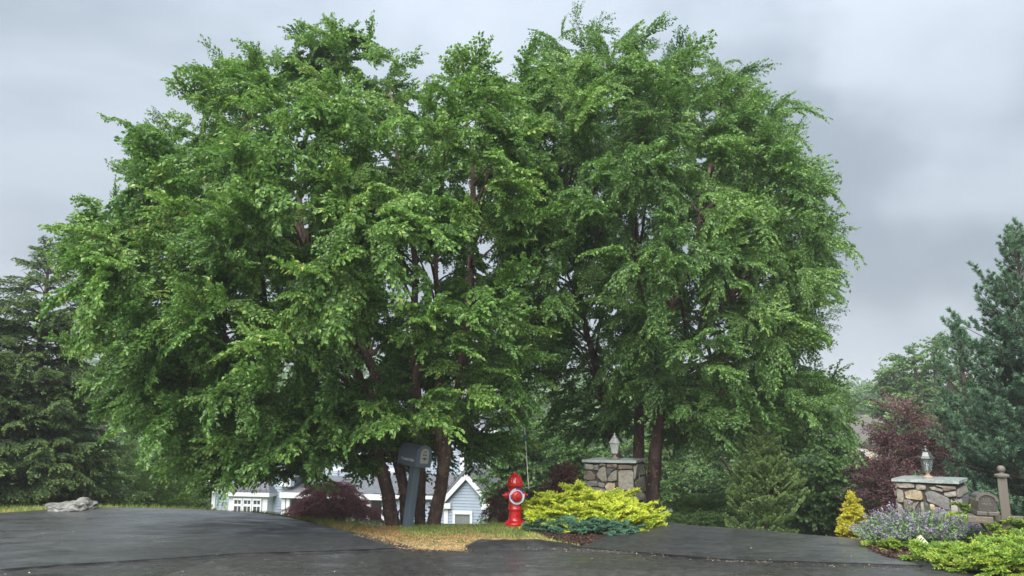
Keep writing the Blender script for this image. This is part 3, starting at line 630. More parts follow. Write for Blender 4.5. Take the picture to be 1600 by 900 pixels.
# ------------------------------------------------------------------ the two river birches
def poly_dist(poly, x, y):
    P = np.array(poly, float); d = np.full(x.shape, 1e9)
    for i in range(len(P)):
        a, b = P[i], P[(i + 1) % len(P)]; ab = b - a; t = np.clip(((x - a[0]) * ab[0] + (y - a[1]) * ab[1]) / (ab @ ab), 0, 1)
        d = np.minimum(d, np.hypot(x - a[0] - t * ab[0], y - a[1] - t * ab[1]))
    return d
def stem_pts(px_list):      # [(px,py,Y)]
    P = [np.array(at(*p)) for p in px_list]
    if px_list[0][1] > 780: P = [P[0] + (P[0] - P[1]) * .45] + P
    # catmull-rom
    o = []
    for i in range(len(P) - 1):
        p0, p1, p2, p3 = P[max(i - 1, 0)], P[i], P[i + 1], P[min(i + 2, len(P) - 1)]
        for t in np.linspace(0, 1, 6)[:-1]:
            o.append(0.5 * ((2 * p1) + (-p0 + p2) * t + (2 * p0 - 5 * p1 + 4 * p2 - p3) * t * t + (-p0 + 3 * p1 - 3 * p2 + p3) * t ** 3))
    o.append(P[-1]); return o
WINDOWS = [(470, 330, 30, 60), (650, 415, 26, 42), (683, 425, 20, 50), (650, 600, 22, 50), (722, 600, 24, 46), (572, 570, 28, 50), (992, 370, 22, 45), (920, 545, 22, 60), (1075, 360, 22, 45), (1026, 715, 24, 75), (1085, 455, 24, 34), (610, 745, 34, 45), (690, 760, 28, 40), (350, 525, 40, 14), (880, 190, 16, 40), (770, 410, 26, 20)]
def birch(name, label, outline, Y0, depth, stems, templates, mat, ntarget, seed, gaps=(), extra=(), lean_front=0.0, nspray=14, mind=0.78):
    r = np.random.default_rng(seed); random.seed(seed)
    base = stems[0][0]; bp = at(*base); root = empty(name, (bp.x, bp.y, h(bp.x, bp.y)), 0, label, 'tree')
    S = []
    for st, rad in [(s[:-1], s[-1]) for s in stems]:
        P = stem_pts(st); n = len(P)
        jit = [np.array([mnoise.noise(Vector((i * .35, seed, 1))), mnoise.noise(Vector((i * .35, seed, 5))), 0]) * 0.05 for i in range(n)]
        P = [p + j for p, j in zip(P, jit)]; rr = [max(0.012, rad * (1 - i / (n - 1)) ** 0.75 + .012) for i in range(n)]; rr[0] *= 1.3; rr[1] *= 1.15
        S.append((P, rr))
    # lobes
    P = np.array(outline, float); lo, hi = P.min(0), P.max(0); lobes = []
    tries = 0
    while len(lobes) < ntarget and tries < 60000:
        tries += 1
        x, y = r.uniform(lo[0], hi[0]), r.uniform(lo[1], hi[1])
        if not inpoly(outline, np.array([x]), np.array([y]))[0]: continue
        d = poly_dist(outline, np.array([x]), np.array([y]))[0] / 92
        if d < 0.58: continue
        if any((x - gx_) ** 2 / a ** 2 + (y - gy_) ** 2 / b ** 2 < 1 and r.random() < pr for gx_, gy_, a, b, pr in gaps): continue
        half = depth * math.sqrt(max(0, 1 - (1 - min(d, 3.4) / 3.4) ** 2)); u = r.uniform(-1, 1); u = np.sign(u) * abs(u) ** 0.6
        yy = Y0 + u * half + lean_front; w_ = atn(x, y, yy)
        if w_[2] < 0.5: continue
        if all((w_[0] - q[0]) ** 2 + (w_[1] - q[1]) ** 2 + ((w_[2] - q[2]) * 1.35) ** 2 > mind ** 2 for q in lobes): lobes.append(w_)
    for e in extra: lobes.append(np.array(at(*e)))
    C = np.array(lobes); cen = np.array([C[:, 0].mean(), Y0, C[:, 2].mean()])
    fol = Foliage(templates); limbs = [MB() for _ in S]
    for li, c in enumerate(C):
        # nearest stem
        best = None
        for si, (P_, rr) in enumerate(S):
            for i in range(3, len(P_)):
                p = P_[i]; dh = math.hypot(p[0] - c[0], p[1] - c[1]); dz = c[2] - p[2]; cost = math.hypot(dh, dz) + 0.9 * abs(dz - 0.55 * dh) + (1.5 if p[2] < 1.7 else 0)
                if best is None or cost < best[0]: best = (cost, si, i)
        _, si, i = best; a = S[si][0][i]; mid = (a + c) / 2 + np.array([0, 0, 0.22 * np.linalg.norm(c - a) * .6]); ln = np.linalg.norm(c - a)
        r0 = min(S[si][1][i] * .6, 0.012 + 0.011 * ln); bz = bez(a, mid, c, 7); limbs[si].tube(bz, [r0 + (0.007 - r0) * k / 6 for k in range(7)], 5)
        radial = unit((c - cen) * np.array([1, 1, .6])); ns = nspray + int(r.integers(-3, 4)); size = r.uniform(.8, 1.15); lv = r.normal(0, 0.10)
        az0 = math.atan2(radial[1], radial[0])
        for k in range(ns):
            yaw = az0 + r.normal(0, 1.25); pitch = r.uniform(-.75, 1.05) + (0.35 if c[2] > 6 else 0); pitch = max(pitch, .05) if c[2] < 1.9 else pitch; off = r.uniform(0, .28) * size
            st = c + np.array([math.cos(yaw) * off, math.sin(yaw) * off, r.uniform(-.34, .36) * size])
            sc = r.uniform(.5, .95) * size * .80
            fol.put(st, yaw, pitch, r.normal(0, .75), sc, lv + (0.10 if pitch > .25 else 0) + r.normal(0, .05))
    # wisps along the outline: single leading shoots reaching out of the crown
    seg = P; 
    for i in range(len(seg)):
        a, b = seg[i], seg[(i + 1) % len(seg)]; n = max(1, int(np.linalg.norm(b - a) / 17))
        nrm = np.array([(b - a)[1], -(b - a)[0]]); nrm = nrm / np.linalg.norm(nrm)
        for k in range(n):
            q = a + (b - a) * (k + r.random()) / n - nrm * r.uniform(20, 48) * -1 * (-1)
            q2 = a + (b - a) * (k + r.random()) / n
            inward = q2 - nrm * r.uniform(28, 56)
            if not inpoly(outline, np.array([inward[0]]), np.array([inward[1]]))[0]: inward = q2 + nrm * r.uniform(28, 56)
            if not inpoly(outline, np.array([inward[0]]), np.array([inward[1]]))[0]: continue
            o2 = q2 - inward; w0 = atn(inward[0], inward[1], Y0 + r.uniform(-1.2, 1.2)); yaw = (0 if o2[0] > 0 else math.pi) + r.normal(0, .5)
            pitch = math.atan2(-o2[1], abs(o2[0]) + 1e-6); pitch = max(-0.5, min(.95, pitch * .9 + .1))
            fol.put(w0, yaw, pitch, r.normal(0, 1.2), r.uniform(.32, .58), .1, thin=r.uniform(.45, .9))
    # leaves are trimmed clear of the road side, as a browsed and pruned roadside tree is
    cc = np.array(fol.c); X_, Y_, Z_ = cc[:, 0], cc[:, 1], cc[:, 2] - .13
    nn = 0.5 + 0.5 * np.sin(X_ * 5.1 + 1.7 * np.sin(X_ * 2.3 + seed)) * np.sin(Y_ * 3.3 + X_)
    rear = np.interp(X_, [-2.6, -2.3, -.8, -.3, .3, .7, 2.8, 3.4], [.50, .60, .60, .70, .95, 1.15, 1.0, .85]); near = np.interp(X_, [-3.0, -2.3, -.7, .2, 2.8, 3.6], [.55, 1.36, 1.42, 1.6, 1.6, 1.0])
    lim = np.where(Y_ < np.interp(X_, [-1, 0, .8], [12.6, 12.7, 14.5]), near + .12 * nn, rear + .42 * nn)
    fol.prune(Z_ > lim)
    # openings where the stems show through
    cc = np.array(fol.c); d_ = cc - np.array(EYE); k_ = F / (d_[:, 1] * CT + d_[:, 2] * ST); PX = 800 + d_[:, 0] * k_; PY = 450 - (d_[:, 2] * CT - d_[:, 1] * ST) * k_; ok = np.ones(len(cc), bool)
    for wx, wy, wa, wb in WINDOWS: ok &= ~((((PX - wx) / wa) ** 2 + ((PY - wy) / wb) ** 2 < 1) & (cc[:, 1] < Y0 + .35))
    fol.prune(ok)
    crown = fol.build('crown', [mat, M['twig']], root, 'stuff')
    for si, (P_, rr) in enumerate(S):
        # trunk with fluted, shaggy surface
        mb = MB(); K = 14; vs = []; fs = []
        for i, p in enumerate(P_):
            for k in range(K):
                q = 2 * math.pi * k / K; wv = 1 + .10 * mnoise.noise(Vector((math.cos(q) * 2, math.sin(q) * 2, i * .5 + si * 9))) + .06 * math.sin(3 * q + si)
                vs.append((p[0] + math.cos(q) * rr[i] * wv, p[1] + math.sin(q) * rr[i] * wv, p[2]))
        for i in range(len(P_) - 1):
            for k in range(K): a, b = i * K + k, i * K + (k + 1) % K; fs.append((a, b, b + K, a + K))
        mb.add(vs, fs); mb.v += limbs[si].v; nb = len(vs); mb.f += [tuple(j + nb for j in f) for f in limbs[si].f]
        adopt(mb.build('trunk', M['bark'], None, smooth=True), root)
        # curling bark flakes
        fp, fa, fs_, fl = [], [], [], []
        for _ in range(420):
            i = r.integers(0, max(2, int(len(P_) * .75))); u_ = r.random(); p = P_[i] * (1 - u_) + P_[i + 1] * u_; q = r.uniform(0, 6.28); n_ = np.array([math.cos(q), math.sin(q), 0]); tg = np.array([-n_[1], n_[0], 0])
            fp.append(p + n_ * rr[i] * .96); fa.append(unit(tg * r.choice([-1, 1]) + n_ * r.uniform(.2, .9) + np.array([0, 0, r.normal(0, .35)]))); fs_.append(unit(np.array([0, 0, 1.0]) + tg * r.normal(0, .2))); fl.append(r.uniform(.02, .065) * min(1, rr[i] / .08 + .2))
        fl = np.array(fl); o_ = link('bark_flakes', quads_to_mesh('bark_flakes', leaf_quads(np.array(fp), np.array(fa), np.array(fs_), fl, fl * .35), r.random(len(fl)), [M['bark_flake']])); o_['kind'] = 'stuff'; adopt(o_, root)
    return root
OUT_L = [(75, 410), (98, 362), (130, 318), (178, 295), (180, 250), (205, 225), (203, 170), (270, 165), (300, 135), (310, 95), (340, 72), (385, 88), (400, 75), (470, 72), (478, 28), (540, 26), (562, 72), (620, 60), (640, 130), (690, 108), (715, 98), (750, 125), (800, 110), (850, 140),
         (858, 300), (850, 420), (850, 560), (850, 640), (815, 670), (775, 715), (755, 755), (715, 710), (675, 680), (610, 690), (585, 725), (520, 728), (465, 738), (400, 745), (348, 755), (318, 720), (270, 700), (205, 670), (165, 640), (170, 590), (72, 548), (110, 515), (92, 455)]
OUT_R = [(832, 60), (870, 25), (930, 10), (975, 50), (1010, 35), (1060, 62), (1100, 82), (1150, 66), (1200, 125), (1255, 145), (1268, 200), (1262, 262), (1302, 275), (1300, 330), (1330, 380), (1312, 430), (1305, 520), (1280, 545), (1328, 640), (1260, 672), (1190, 700), (1120, 735), (1060, 742), (1035, 722), (1000, 680), (950, 650), (900, 615), (850, 580), (790, 520), (760, 330), (790, 120)]
gapsL = [(430, 285, 26, 20, .9), (330, 475, 16, 12, .8), (575, 480, 30, 28, .8), (650, 420, 60, 55, .75), (770, 400, 40, 30, .7), (480, 310, 45, 40, .6), (140, 495, 40, 24, .8), (120, 350, 30, 20, .5), (560, 620, 60, 60, .55), (690, 650, 60, 60, .75)]
birch('river_birch', 'large river birch clump on the grass behind the slate mailbox', OUT_L, 13.2, 3.3,
      [[(612, 812, 13.0), (588, 700, 13.0), (560, 590, 13.0), (490, 430, 13.1), (455, 330, 13.2), (400, 220, 13.2), (370, 150, 13.2), .118],
       [(634, 812, 13.3), (622, 720, 13.4), (575, 560, 13.6), (480, 400, 13.9), (470, 250, 14.1), (500, 150, 14.2), (508, 105, 14.2), .10],
       [(656, 812, 13.2), (652, 640, 13.2), (648, 520, 13.2), (645, 380, 13.3), (620, 240, 13.4), (612, 140, 13.5), .09],
       [(679, 812, 13.0), (700, 680, 12.9), (722, 580, 12.9), (735, 420, 13.0), (740, 290, 13.3), (728, 180, 13.4), .115],
       [(690, 720, 12.95), (684, 560, 12.8), (682, 400, 12.9), (690, 320, 13.0), (700, 210, 13.2), .045],
       [(540, 560, 13.0), (440, 500, 12.6), (330, 525, 12.2), (240, 490, 12.2), (150, 440, 12.2), .06]],
      BROAD, M['birch_leaf'], 155, 11, gapsL, extra=[(735, 700, 12.6), (388, 715, 11.8), (350, 705, 12.0), (500, 690, 11.8), (760, 640, 12.3), (640, 640, 11.2), (790, 590, 12.0), (560, 670, 11.5), (640, 660, 13.8), (738, 712, 13.9), (702, 690, 13.6), (600, 690, 14.0), (690, 650, 12.3), (660, 690, 14.4), (755, 700, 13.4), (470, 705, 12.4), (492, 80, 14.0), (530, 76, 13.8), (800, 170, 13.6), (835, 200, 13.4), (790, 240, 12.6), (835, 290, 12.6), (815, 360, 12.4), (815, 135, 14.0), (508, 98, 14.0), (365, 728, 12.2), (400, 733, 12.5), (455, 726, 12.8), (520, 722, 13.0), (570, 716, 13.4), (335, 715, 12.6), (610, 705, 13.9), (530, 708, 12.6), (420, 700, 12.4), (575, 700, 13.0), (510, 715, 14.2), (430, 715, 14.0)])
gapsR = [(920, 180, 34, 22, .6), (880, 340, 40, 35, .6), (1060, 380, 60, 40, .75), (985, 360, 26, 40, .5), (930, 450, 50, 30, .6), (1010, 470, 40, 26, .5), (1110, 440, 40, 30, .6), (960, 610, 70, 40, .5)]
birch('river_birch', 'tall river birch behind the left stone pillar and the gold juniper', OUT_R, 15.2, 3.5,
      [[(1016, 792, 15.0), (1026, 700, 15.0), (1030, 640, 15.0), (1012, 540, 15.2), (996, 400, 15.4), (985, 280, 15.5), (962, 150, 15.5), (945, 80, 15.5), .14],
       [(1003, 792, 15.2), (998, 700, 15.3), (1005, 600, 15.5), (1050, 480, 15.7), (1085, 380, 15.8), (1110, 260, 15.8), (1128, 150, 15.8), .12],
       [(990, 790, 15.3), (955, 680, 15.3), (930, 570, 15.1), (908, 480, 15.0), (890, 330, 15.0), (880, 200, 15.0), (876, 110, 15.0), .085],
       [(1010, 560, 15.2), (1090, 520, 14.8), (1170, 420, 14.6), (1230, 330, 14.6), .06]],
      BROADB, M['birch_leaf_b'], 150, 23, gapsR, extra=[(1240, 640, 14.6), (1180, 660, 14.4), (1110, 690, 14.4), (1060, 690, 14.4), (900, 600, 14.4), (925, 655, 15.4), (975, 665, 15.8), (1075, 690, 15.4), (1000, 640, 14.6), (945, 690, 16.3), (1090, 640, 14.2), (1050, 715, 16.2)], mind=0.86)

# ------------------------------------------------------------------ conifers
random.seed(3)
SPR = [t_conifer(s) for s in range(5)]
def spruce(name, label, x, y, height, rad, templates, mat, zb=0.15, whorls=24, mats='bark_grey', seed=1, droop=(-.1, .5), per=11, top_bare=0.0, sc=0.42, thin=1.0, group=None):
    r = np.random.default_rng(seed); z0 = h(x, y); root = empty(name, (x, y, z0), 0, label, 'tree', group); fol = Foliage(templates); mb = MB(); dv0 = .2
    mb.tube([(x, y, z0 - .2), (x + .03, y, z0 + height * .5), (x, y, z0 + height)], [.16, .09, .012], 8)
    for k in range(whorls):
        t = k / (whorls - 1); t = t ** .9; z = z0 + zb + (height - zb - .1) * t; Lr = rad * (1 - t) ** .8 * r.uniform(.85, 1.1) + .12
        n = max(4, int(per * (1 - .55 * t)))
        for j in range(n):
            yaw = 2 * math.pi * (j + r.random() * .8) / n; L2 = Lr * r.uniform(.75, 1.12); pit = droop[0] + (droop[1] - droop[0]) * t + r.normal(0, .08)
            d = np.array([math.cos(yaw) * math.cos(pit), math.sin(yaw) * math.cos(pit), math.sin(pit)]); a = np.array([x, y, z]); e = a + d * L2
            mb.tube([a, (a + e) / 2 + np.array([0, 0, -.04 * L2]), e], [.02 * (1 - t) + .008, .012, .004], 4)
            if top_bare and t > 1 - top_bare and r.random() < .75: continue
            m_ = max(1, int(L2 / (sc * .62)))
            for q in range(m_):
                u = 1 - q * (sc * .55) / max(L2, .1)
                if u < .2: break
                for sgn in (0,) if q == 0 else (-1, 1):
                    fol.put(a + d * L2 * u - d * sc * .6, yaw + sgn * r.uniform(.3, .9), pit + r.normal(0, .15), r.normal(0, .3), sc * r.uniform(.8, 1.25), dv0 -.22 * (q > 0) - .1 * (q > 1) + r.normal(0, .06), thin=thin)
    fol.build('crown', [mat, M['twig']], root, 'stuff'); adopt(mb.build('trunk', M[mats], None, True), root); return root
p = at(42, 795, 16.5)
spruce('spruce_tree', 'dark green spruce with drooping boughs and bare tip, far left', p.x - .1, 16.5, 5.55 - h(p.x, 16.5), 2.15, SPR, M['spruce_leaf'], whorls=25, seed=4, per=13, top_bare=.10, sc=.75, thin=.55)
p = at(-60, 795, 15.5)
spruce('spruce_tree', 'second spruce crowding the left picture edge beside the first', p.x - .3, 15.6, 4.7, 1.7, SPR, M['spruce_leaf'], whorls=18, seed=9, per=11, sc=.75, thin=.5)
PIN = [t_pine(s) for s in range(5)]
p = at(1640, 800, 14.5)
spruce('pine_tree', 'tall blue green pine with upright shoots at the right edge', p.x - .05, 14.5, 5.1 - h(p.x, 14.5), 1.95, PIN, M['pine_leaf'], whorls=17, seed=5, droop=(.12, .85), per=11, sc=.62, thin=.7)
p = at(1505, 780, 17.2)
spruce('pine_tree', 'shorter blue green pine between the plum bush and the tall pine', p.x + .25, 17.2, 3.6 - h(p.x, 17.2), 1.25, PIN, M['pine_leaf'], whorls=13, seed=6, droop=(.12, .8), per=9, sc=.62, thin=.6)

# ------------------------------------------------------------------ generic shrubs and trees made of clumps
def shrub(name, label, cx, cy, z0, rx, ry, hz, templates, mat, n, sc, cat='shrub', seed=1, stems=6, pitch=(-.3, .9), group=None, flat=1.0, inner=.35, dv=0.0, wood='twig', thin=1.0, lobes=None, stuffk='stuff', trunk=False, smin=0.55):
    """lobes: list of (dx,dy,dz,r) in units of the radii"""
    r = np.random.default_rng(seed); random.seed(seed); zg = h(cx, cy); root = empty(name, (cx, cy, zg), 0, label, cat, group); fol = Foliage(templates); mb = MB()
    if lobes is None: lobes = [(0, 0, .5, 1.0)]
    wts = np.array([l[3] ** 2 for l in lobes]); wts = wts / wts.sum()
    for i in range(n):
        l = lobes[r.choice(len(lobes), p=wts)]; d = unit(r.normal(0, 1, 3)); d[2] = abs(d[2]) * 1.0 if r.random() < .75 else d[2]
        u = r.uniform(inner, 1.0) ** .6; c = np.array([cx + l[0] * rx, cy + l[1] * ry, z0 + l[2] * hz]); rr = l[3]
        pos = c + d * np.array([rx * rr, ry * rr, hz * .5 * rr]) * u
        if pos[2] < h(pos[0], pos[1]) + .03: pos[2] = h(pos[0], pos[1]) + r.uniform(.03, .15)
        yaw = math.atan2(d[1], d[0]) + r.normal(0, .5); pt = np.clip(math.asin(np.clip(d[2], -1, 1)) * flat + r.normal(0, .2), pitch[0], pitch[1])
        s2 = sc * r.uniform(.7, 1.2); st = pos - np.array([math.cos(yaw), math.sin(yaw), .3]) * s2 * .5
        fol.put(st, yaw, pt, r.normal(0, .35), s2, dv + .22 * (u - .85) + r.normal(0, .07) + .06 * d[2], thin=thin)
    for k in range(stems):
        l = lobes[k % len(lobes)]; e = np.array([cx + l[0] * rx + r.normal(0, .35) * rx * l[3], cy + l[1] * ry + r.normal(0, .35) * ry * l[3], z0 + l[2] * hz + hz * .25 * l[3]])
        b = np.array([cx + r.normal(0, .04), cy + r.normal(0, .04), zg - .05]); rad = (.02 + .01 * hz) if not trunk else .03 + .025 * hz
        mb.tube(bez(b, (b * .45 + e * .55) + np.array([0, 0, .12 * hz]), e, 6), [rad * (1 - .8 * q / 5) for q in range(6)], 6)
    if trunk: mb.tube([(cx, cy, zg - .3), (cx + .05, cy, zg + (z0 + hz * .5 - zg) * .5), (cx, cy, z0 + hz * .6)], [.05 + .028 * hz, .04 + .02 * hz, .03], 8)
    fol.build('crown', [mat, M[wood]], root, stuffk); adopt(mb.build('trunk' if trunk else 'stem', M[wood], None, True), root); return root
SMALL = [t_broad(s + 100, nside=9, leaf=0.07, side_len=.4, sp=.06, hang=.4, wr=.42) for s in range(5)]      # leaf scales with spray
FINE = [t_broad(s + 130, nside=11, leaf=0.11, side_len=.45, sp=.05, hang=.9, wr=.15) for s in range(5)]
COARSE = [t_broad(s + 160, nside=8, leaf=0.13, side_len=.45, sp=.085, hang=.5, wr=.42) for s in range(6)]
JUN = [t_conifer(s + 200, nside=20, side_len=.36, needle=.085, w=.013, droop=.12, hang=.05, sp=.026, planar=.7) for s in range(6)]
ARB = [t_conifer(s + 230, nside=12, side_len=.40, needle=.10, w=.020, droop=.0, hang=-.15, sp=.04, planar=1) for s in range(5)]

def blob(px, py, Y): p = at(px, py, Y); return p
# gold juniper: mound of arching plumes
def gold_mound(name, label, boxes, mat, n, sc, seed, cat='shrub', group=None, dvr=.1, templates=JUN, base=None):
    """boxes: list of (px, py_top, Y, rx, ry) clumps; plumes radiate from each"""
    r = np.random.default_rng(seed); random.seed(seed); b0 = base or at(*boxes[0][:3]); root = empty(name, (b0.x, b0.y, h(b0.x, b0.y)), 0, label, cat, group); fol = Foliage(templates); mb = MB()
    for (px, py, Y, rx, ry) in boxes:
        top = at(px, py, Y); zg = h(top.x, Y); ht = max(.12, top.z - zg)
        for i in range(int(n)):
            yaw = r.uniform(0, 2 * math.pi); u = math.sqrt(r.random()); q = np.array([top.x + math.cos(yaw) * rx * u * .75, Y + math.sin(yaw) * ry * u * .75, zg + ht * (1 - u ** 2.0) * .80 + .02 * r.random()])
            fol.put(q - np.array([math.cos(yaw), math.sin(yaw), 0]) * sc * .25, yaw + r.normal(0, .3), r.uniform(.02, .55) - .1 * u, r.normal(0, .3), sc * r.uniform(.6, 1.15), r.normal(0, dvr))
        mb.tube([(b0.x, b0.y, h(b0.x, b0.y) + .015), ((b0.x + top.x) / 2, (b0.y + Y) / 2, h((b0.x + top.x) / 2, (b0.y + Y) / 2) + .03), (top.x, Y, zg + .02)], [.02, .016, .012], 5)
        for k in range(3):
            yaw = r.uniform(0, 6.28); mb.tube([(top.x, Y, zg - .03), (top.x + math.cos(yaw) * rx * .3, Y + math.sin(yaw) * ry * .3, zg + ht * .5), (top.x + math.cos(yaw) * rx * .7, Y + math.sin(yaw) * ry * .7, zg + ht * .6)], [.02, .012, .004], 5)
    fol.build('crown', [mat, M['twig']], root, 'stuff'); adopt(mb.build('stem', M['twig'], None, True), root); return root
gold_mound('gold_juniper', 'bright yellow gold juniper mound between hydrant and stone pillar',
           [(905, 762, 13.1, .75, .5), (868, 775, 12.9, .5, .45), (940, 768, 13.0, .6, .5), (968, 775, 13.2, .5, .45), (868, 800, 12.3, .38, .4), (895, 795, 12.2, .55, .4), (945, 797, 12.3, .5, .4), (965, 800, 12.6, .42, .4), (992, 797, 12.9, .28, .3), (846, 796, 12.9, .26, .25), (925, 780, 12.6, .5, .4)],
           M['gold_leaf'], 44, .50, 31)
gold_mound('creeping_juniper', 'low blue green creeping juniper below the gold juniper', [(905, 815, 11.75, .42, .22), (940, 818, 11.7, .42, .22), (965, 820, 11.8, .32, .2), (880, 814, 11.9, .3, .2)], M['blue_leaf'], 42, .26, 32)
gold_mound('creeping_juniper', 'small rounded blue green juniper tuft right of the hydrant foot', [(838, 814, 12.0, .18, .15), (850, 815, 12.0, .14, .12)], M['blue_leaf'], 38, .18, 33)
# catmint with flower spikes
def catmint(name, label, cx, cy, rx, ry, ht, n, seed):
    r = np.random.default_rng(seed); root = empty(name, (cx, cy, h(cx, cy)), 0, label, 'flowering plant'); qs, vs, fq, fv, tw = [], [], [], [], []
    for i in range(n):
        a = r.uniform(0, 6.28); u = math.sqrt(r.random()); x0, y0 = cx + math.cos(a) * rx * u * .6, cy + math.sin(a) * ry * u * .6; ln = ht * r.uniform(.7, 1.15) * (1.05 - .35 * u); lean = .2 + .8 * u + r.normal(0, .12)
        d = np.array([math.cos(a) * lean, math.sin(a) * lean, 1.0]); d = unit(d); t = np.linspace(0, 1, 7)[:, None]; S = np.array([x0, y0, h(x0, y0)]) + d * ln * t + np.array([math.cos(a), math.sin(a), -.3]) * .12 * ln * t * t
        tw += strip(S, .003, .002, np.array([1, 0, 0]))
        nl = 16; tt = r.uniform(.08, .85, nl)
        for q in tt:
            p_, dd = on(S, q); e = unit(r.normal(0, 1, 3)); aa = unit(e + dd * .4); qs.append((p_, aa, unit(np.cross(aa, r.normal(0, 1, 3))), .045 * r.uniform(.6, 1.2))); vs.append(np.clip(r.normal(.35 + .3 * q, .15), 0, 1))
        if r.random() < .30:
            for q in r.uniform(.62, 1.0, 34):
                p_, dd = on(S, min(.99, q)); e = unit(r.normal(0, 1, 3)); fq.append((p_ + e * .018, unit(e + dd * .3), unit(np.cross(e, r.normal(0, 1, 3))), .024 * r.uniform(.7, 1.3))); fv.append(np.clip(r.normal(.5, .2), 0, 1))
    def mk(lst, wr): return leaf_quads(np.array([l[0] for l in lst]), np.array([l[1] for l in lst]), np.array([l[2] for l in lst]), np.array([l[3] for l in lst]), np.array([l[3] * wr for l in lst]))
    o = link('foliage', quads_to_mesh('foliage', mk(qs, .36), np.array(vs), [M['catmint_leaf'], M['catmint_leaf']], np.array(tw))); o['kind'] = 'stuff'; adopt(o, root)
    o = link('flowers', quads_to_mesh('flowers', mk(fq, .5), np.array(fv), [M['catmint_flower']])); o['kind'] = 'stuff'; adopt(o, root); return root
q = at(1450, 860, 10.6)
catmint('catmint', 'purple flowering catmint in front of the right stone pillar', q.x, 10.75, .85, .65, .52, 560, 41)
q = at(1395, 860, 10.6)
catmint('catmint', 'smaller catmint with purple spikes at the driveway corner', q.x, 10.7, .40, .42, .42, 170, 42)
gold_mound('lime_juniper', 'lime green juniper spreading under the taupe mailbox', [(1500, 868, 9.3, .42, .35), (1540, 870, 9.1, .42, .35), (1575, 872, 8.9, .4, .35), (1520, 882, 8.9, .35, .3), (1560, 886, 8.6, .35, .3), (1470, 870, 9.5, .30, .3)], M['lime_leaf'], 40, .42, 34)
gold_mound('lime_juniper', 'lime green juniper at the right edge beside the taupe post', [(1618, 815, 9.8, .40, .4), (1605, 845, 9.2, .4, .4), (1650, 815, 9.6, .5, .5), (1615, 868, 8.7, .4, .3)], M['lime_leaf'], 42, .42, 35)
gold_mound('lime_juniper', 'lime green shrub against the right flank of the right stone pillar', [(1515, 785, 11.6, .30, .3), (1508, 805, 11.2, .25, .25)], M['lime_leaf'], 46, .32, 36)
gold_mound('lime_juniper', 'low green juniper with yellow tips at the driveway bend', [(1385, 843, 10.6, .3, .25), (1410, 850, 10.2, .3, .25)], M['lime_leaf'], 34, .26, 37, dvr=.12)

q = at(1335, 838, 12.2)
shrub('yellow_cypress', 'small cone of bright yellow cypress left of the plum bush', q.x, 12.2, h(q.x, 12.2) + .02, .27, .27, .80, ARB, M['yellow_leaf'], 150, .20, seed=51, lobes=[(0, 0, .18, .95), (0, 0, .42, .72), (0, 0, .66, .45), (.05, 0, .82, .25)], pitch=(.0, 1.2))
q = at(882, 745, 14.6)
shrub('barberry_bush', 'rounded dark red barberry touching the left stone pillar', q.x, 14.7, h(q.x, 14.7) + .22, .42, .42, .86, FINE, M['barberry_leaf'], 170, .30, seed=52, lobes=[(0, 0, .45, 1.0), (-.5, -.1, .2, .7)], pitch=(-.3, 1.2))
q = at(782, 780, 13.6)
shrub('barberry_bush', 'dark red bush with bare twigs just behind the hydrant', q.x + .05, 14.0, h(q.x, 14.0) + .02, .34, .3, .66, FINE, M['barberry_leaf'], 80, .26, seed=53, stems=14, pitch=(-.3, 1.2), wood='dead_twig')
q = at(515, 790, 17.5)
shrub('japanese_maple', 'weeping purple japanese maple in front of the grey blue house', q.x, 17.6, h(q.x, 17.6) + .0, 1.0, .9, 1.35, FINE, M['maple_leaf'], 330, .42, seed=54, stems=9, pitch=(-1.0, .35), lobes=[(0, 0, .45, .8), (-.55, 0, .28, .55), (.55, .1, .3, .55), (.1, -.2, .62, .55), (-.25, 0, .56, .5)], flat=.3)
q = at(1425, 720, 16.0)
shrub('smoke_bush', 'tall plum purple smoke bush behind the right stone pillar', q.x, 16.2, h(q.x, 16.2) + .2, 1.0, .9, 2.6, SMALL, M['smoke_leaf'], 420, .48, seed=55, stems=10, lobes=[(0, 0, .62, .85), (-.5, 0, .38, .75), (.55, 0, .45, .65), (.1, -.1, .35, .9), (-.75, -.2, .2, .6)], pitch=(-.4, 1.2))
q = at(1360, 780, 15.0)
shrub('smoke_bush', 'darker low plum bush spreading left of the right stone pillar', q.x + .15, 14.6, h(q.x, 14.6) + .05, .55, .55, 1.45, SMALL, M['smoke_leaf'], 170, .40, seed=56, dv=-.22, pitch=(-.4, 1.2))

# evergreen shrub and neighbours past the right driveway
q = at(1197, 790, 13.1)
shrub('arborvitae', 'broad olive green arborvitae at the end of the right driveway', q.x, 13.2, h(q.x, 13.2) - .02, .62, .55, 2.0, ARB, M['olive_leaf'], 560, .26, seed=57, lobes=[(0, 0, .25, 1.0), (0, 0, .5, .75), (.1, 0, .70, .5), (.35, 0, .3, .85), (-.3, 0, .15, .8)], pitch=(.6, 1.4), dv=-.06)
q = at(1110, 790, 16.0)
shrub('hedge_shrub', 'light green spreading shrub left of the olive arborvitae', q.x, 16.4, h(q.x, 16.4) + .05, .75, .6, 1.0, SMALL, M['shrub_leaf'], 210, .42, seed=58, pitch=(-.2, .6))
q = at(1060, 800, 15.6)
shrub('hedge_shrub', 'low dark green shrub at the top of the right driveway', q.x, 14.2, h(q.x, 14.2), .62, .35, .42, SMALL, M['far_leaf'], 150, .30, seed=59, pitch=(-.2, .6), dv=-.1)
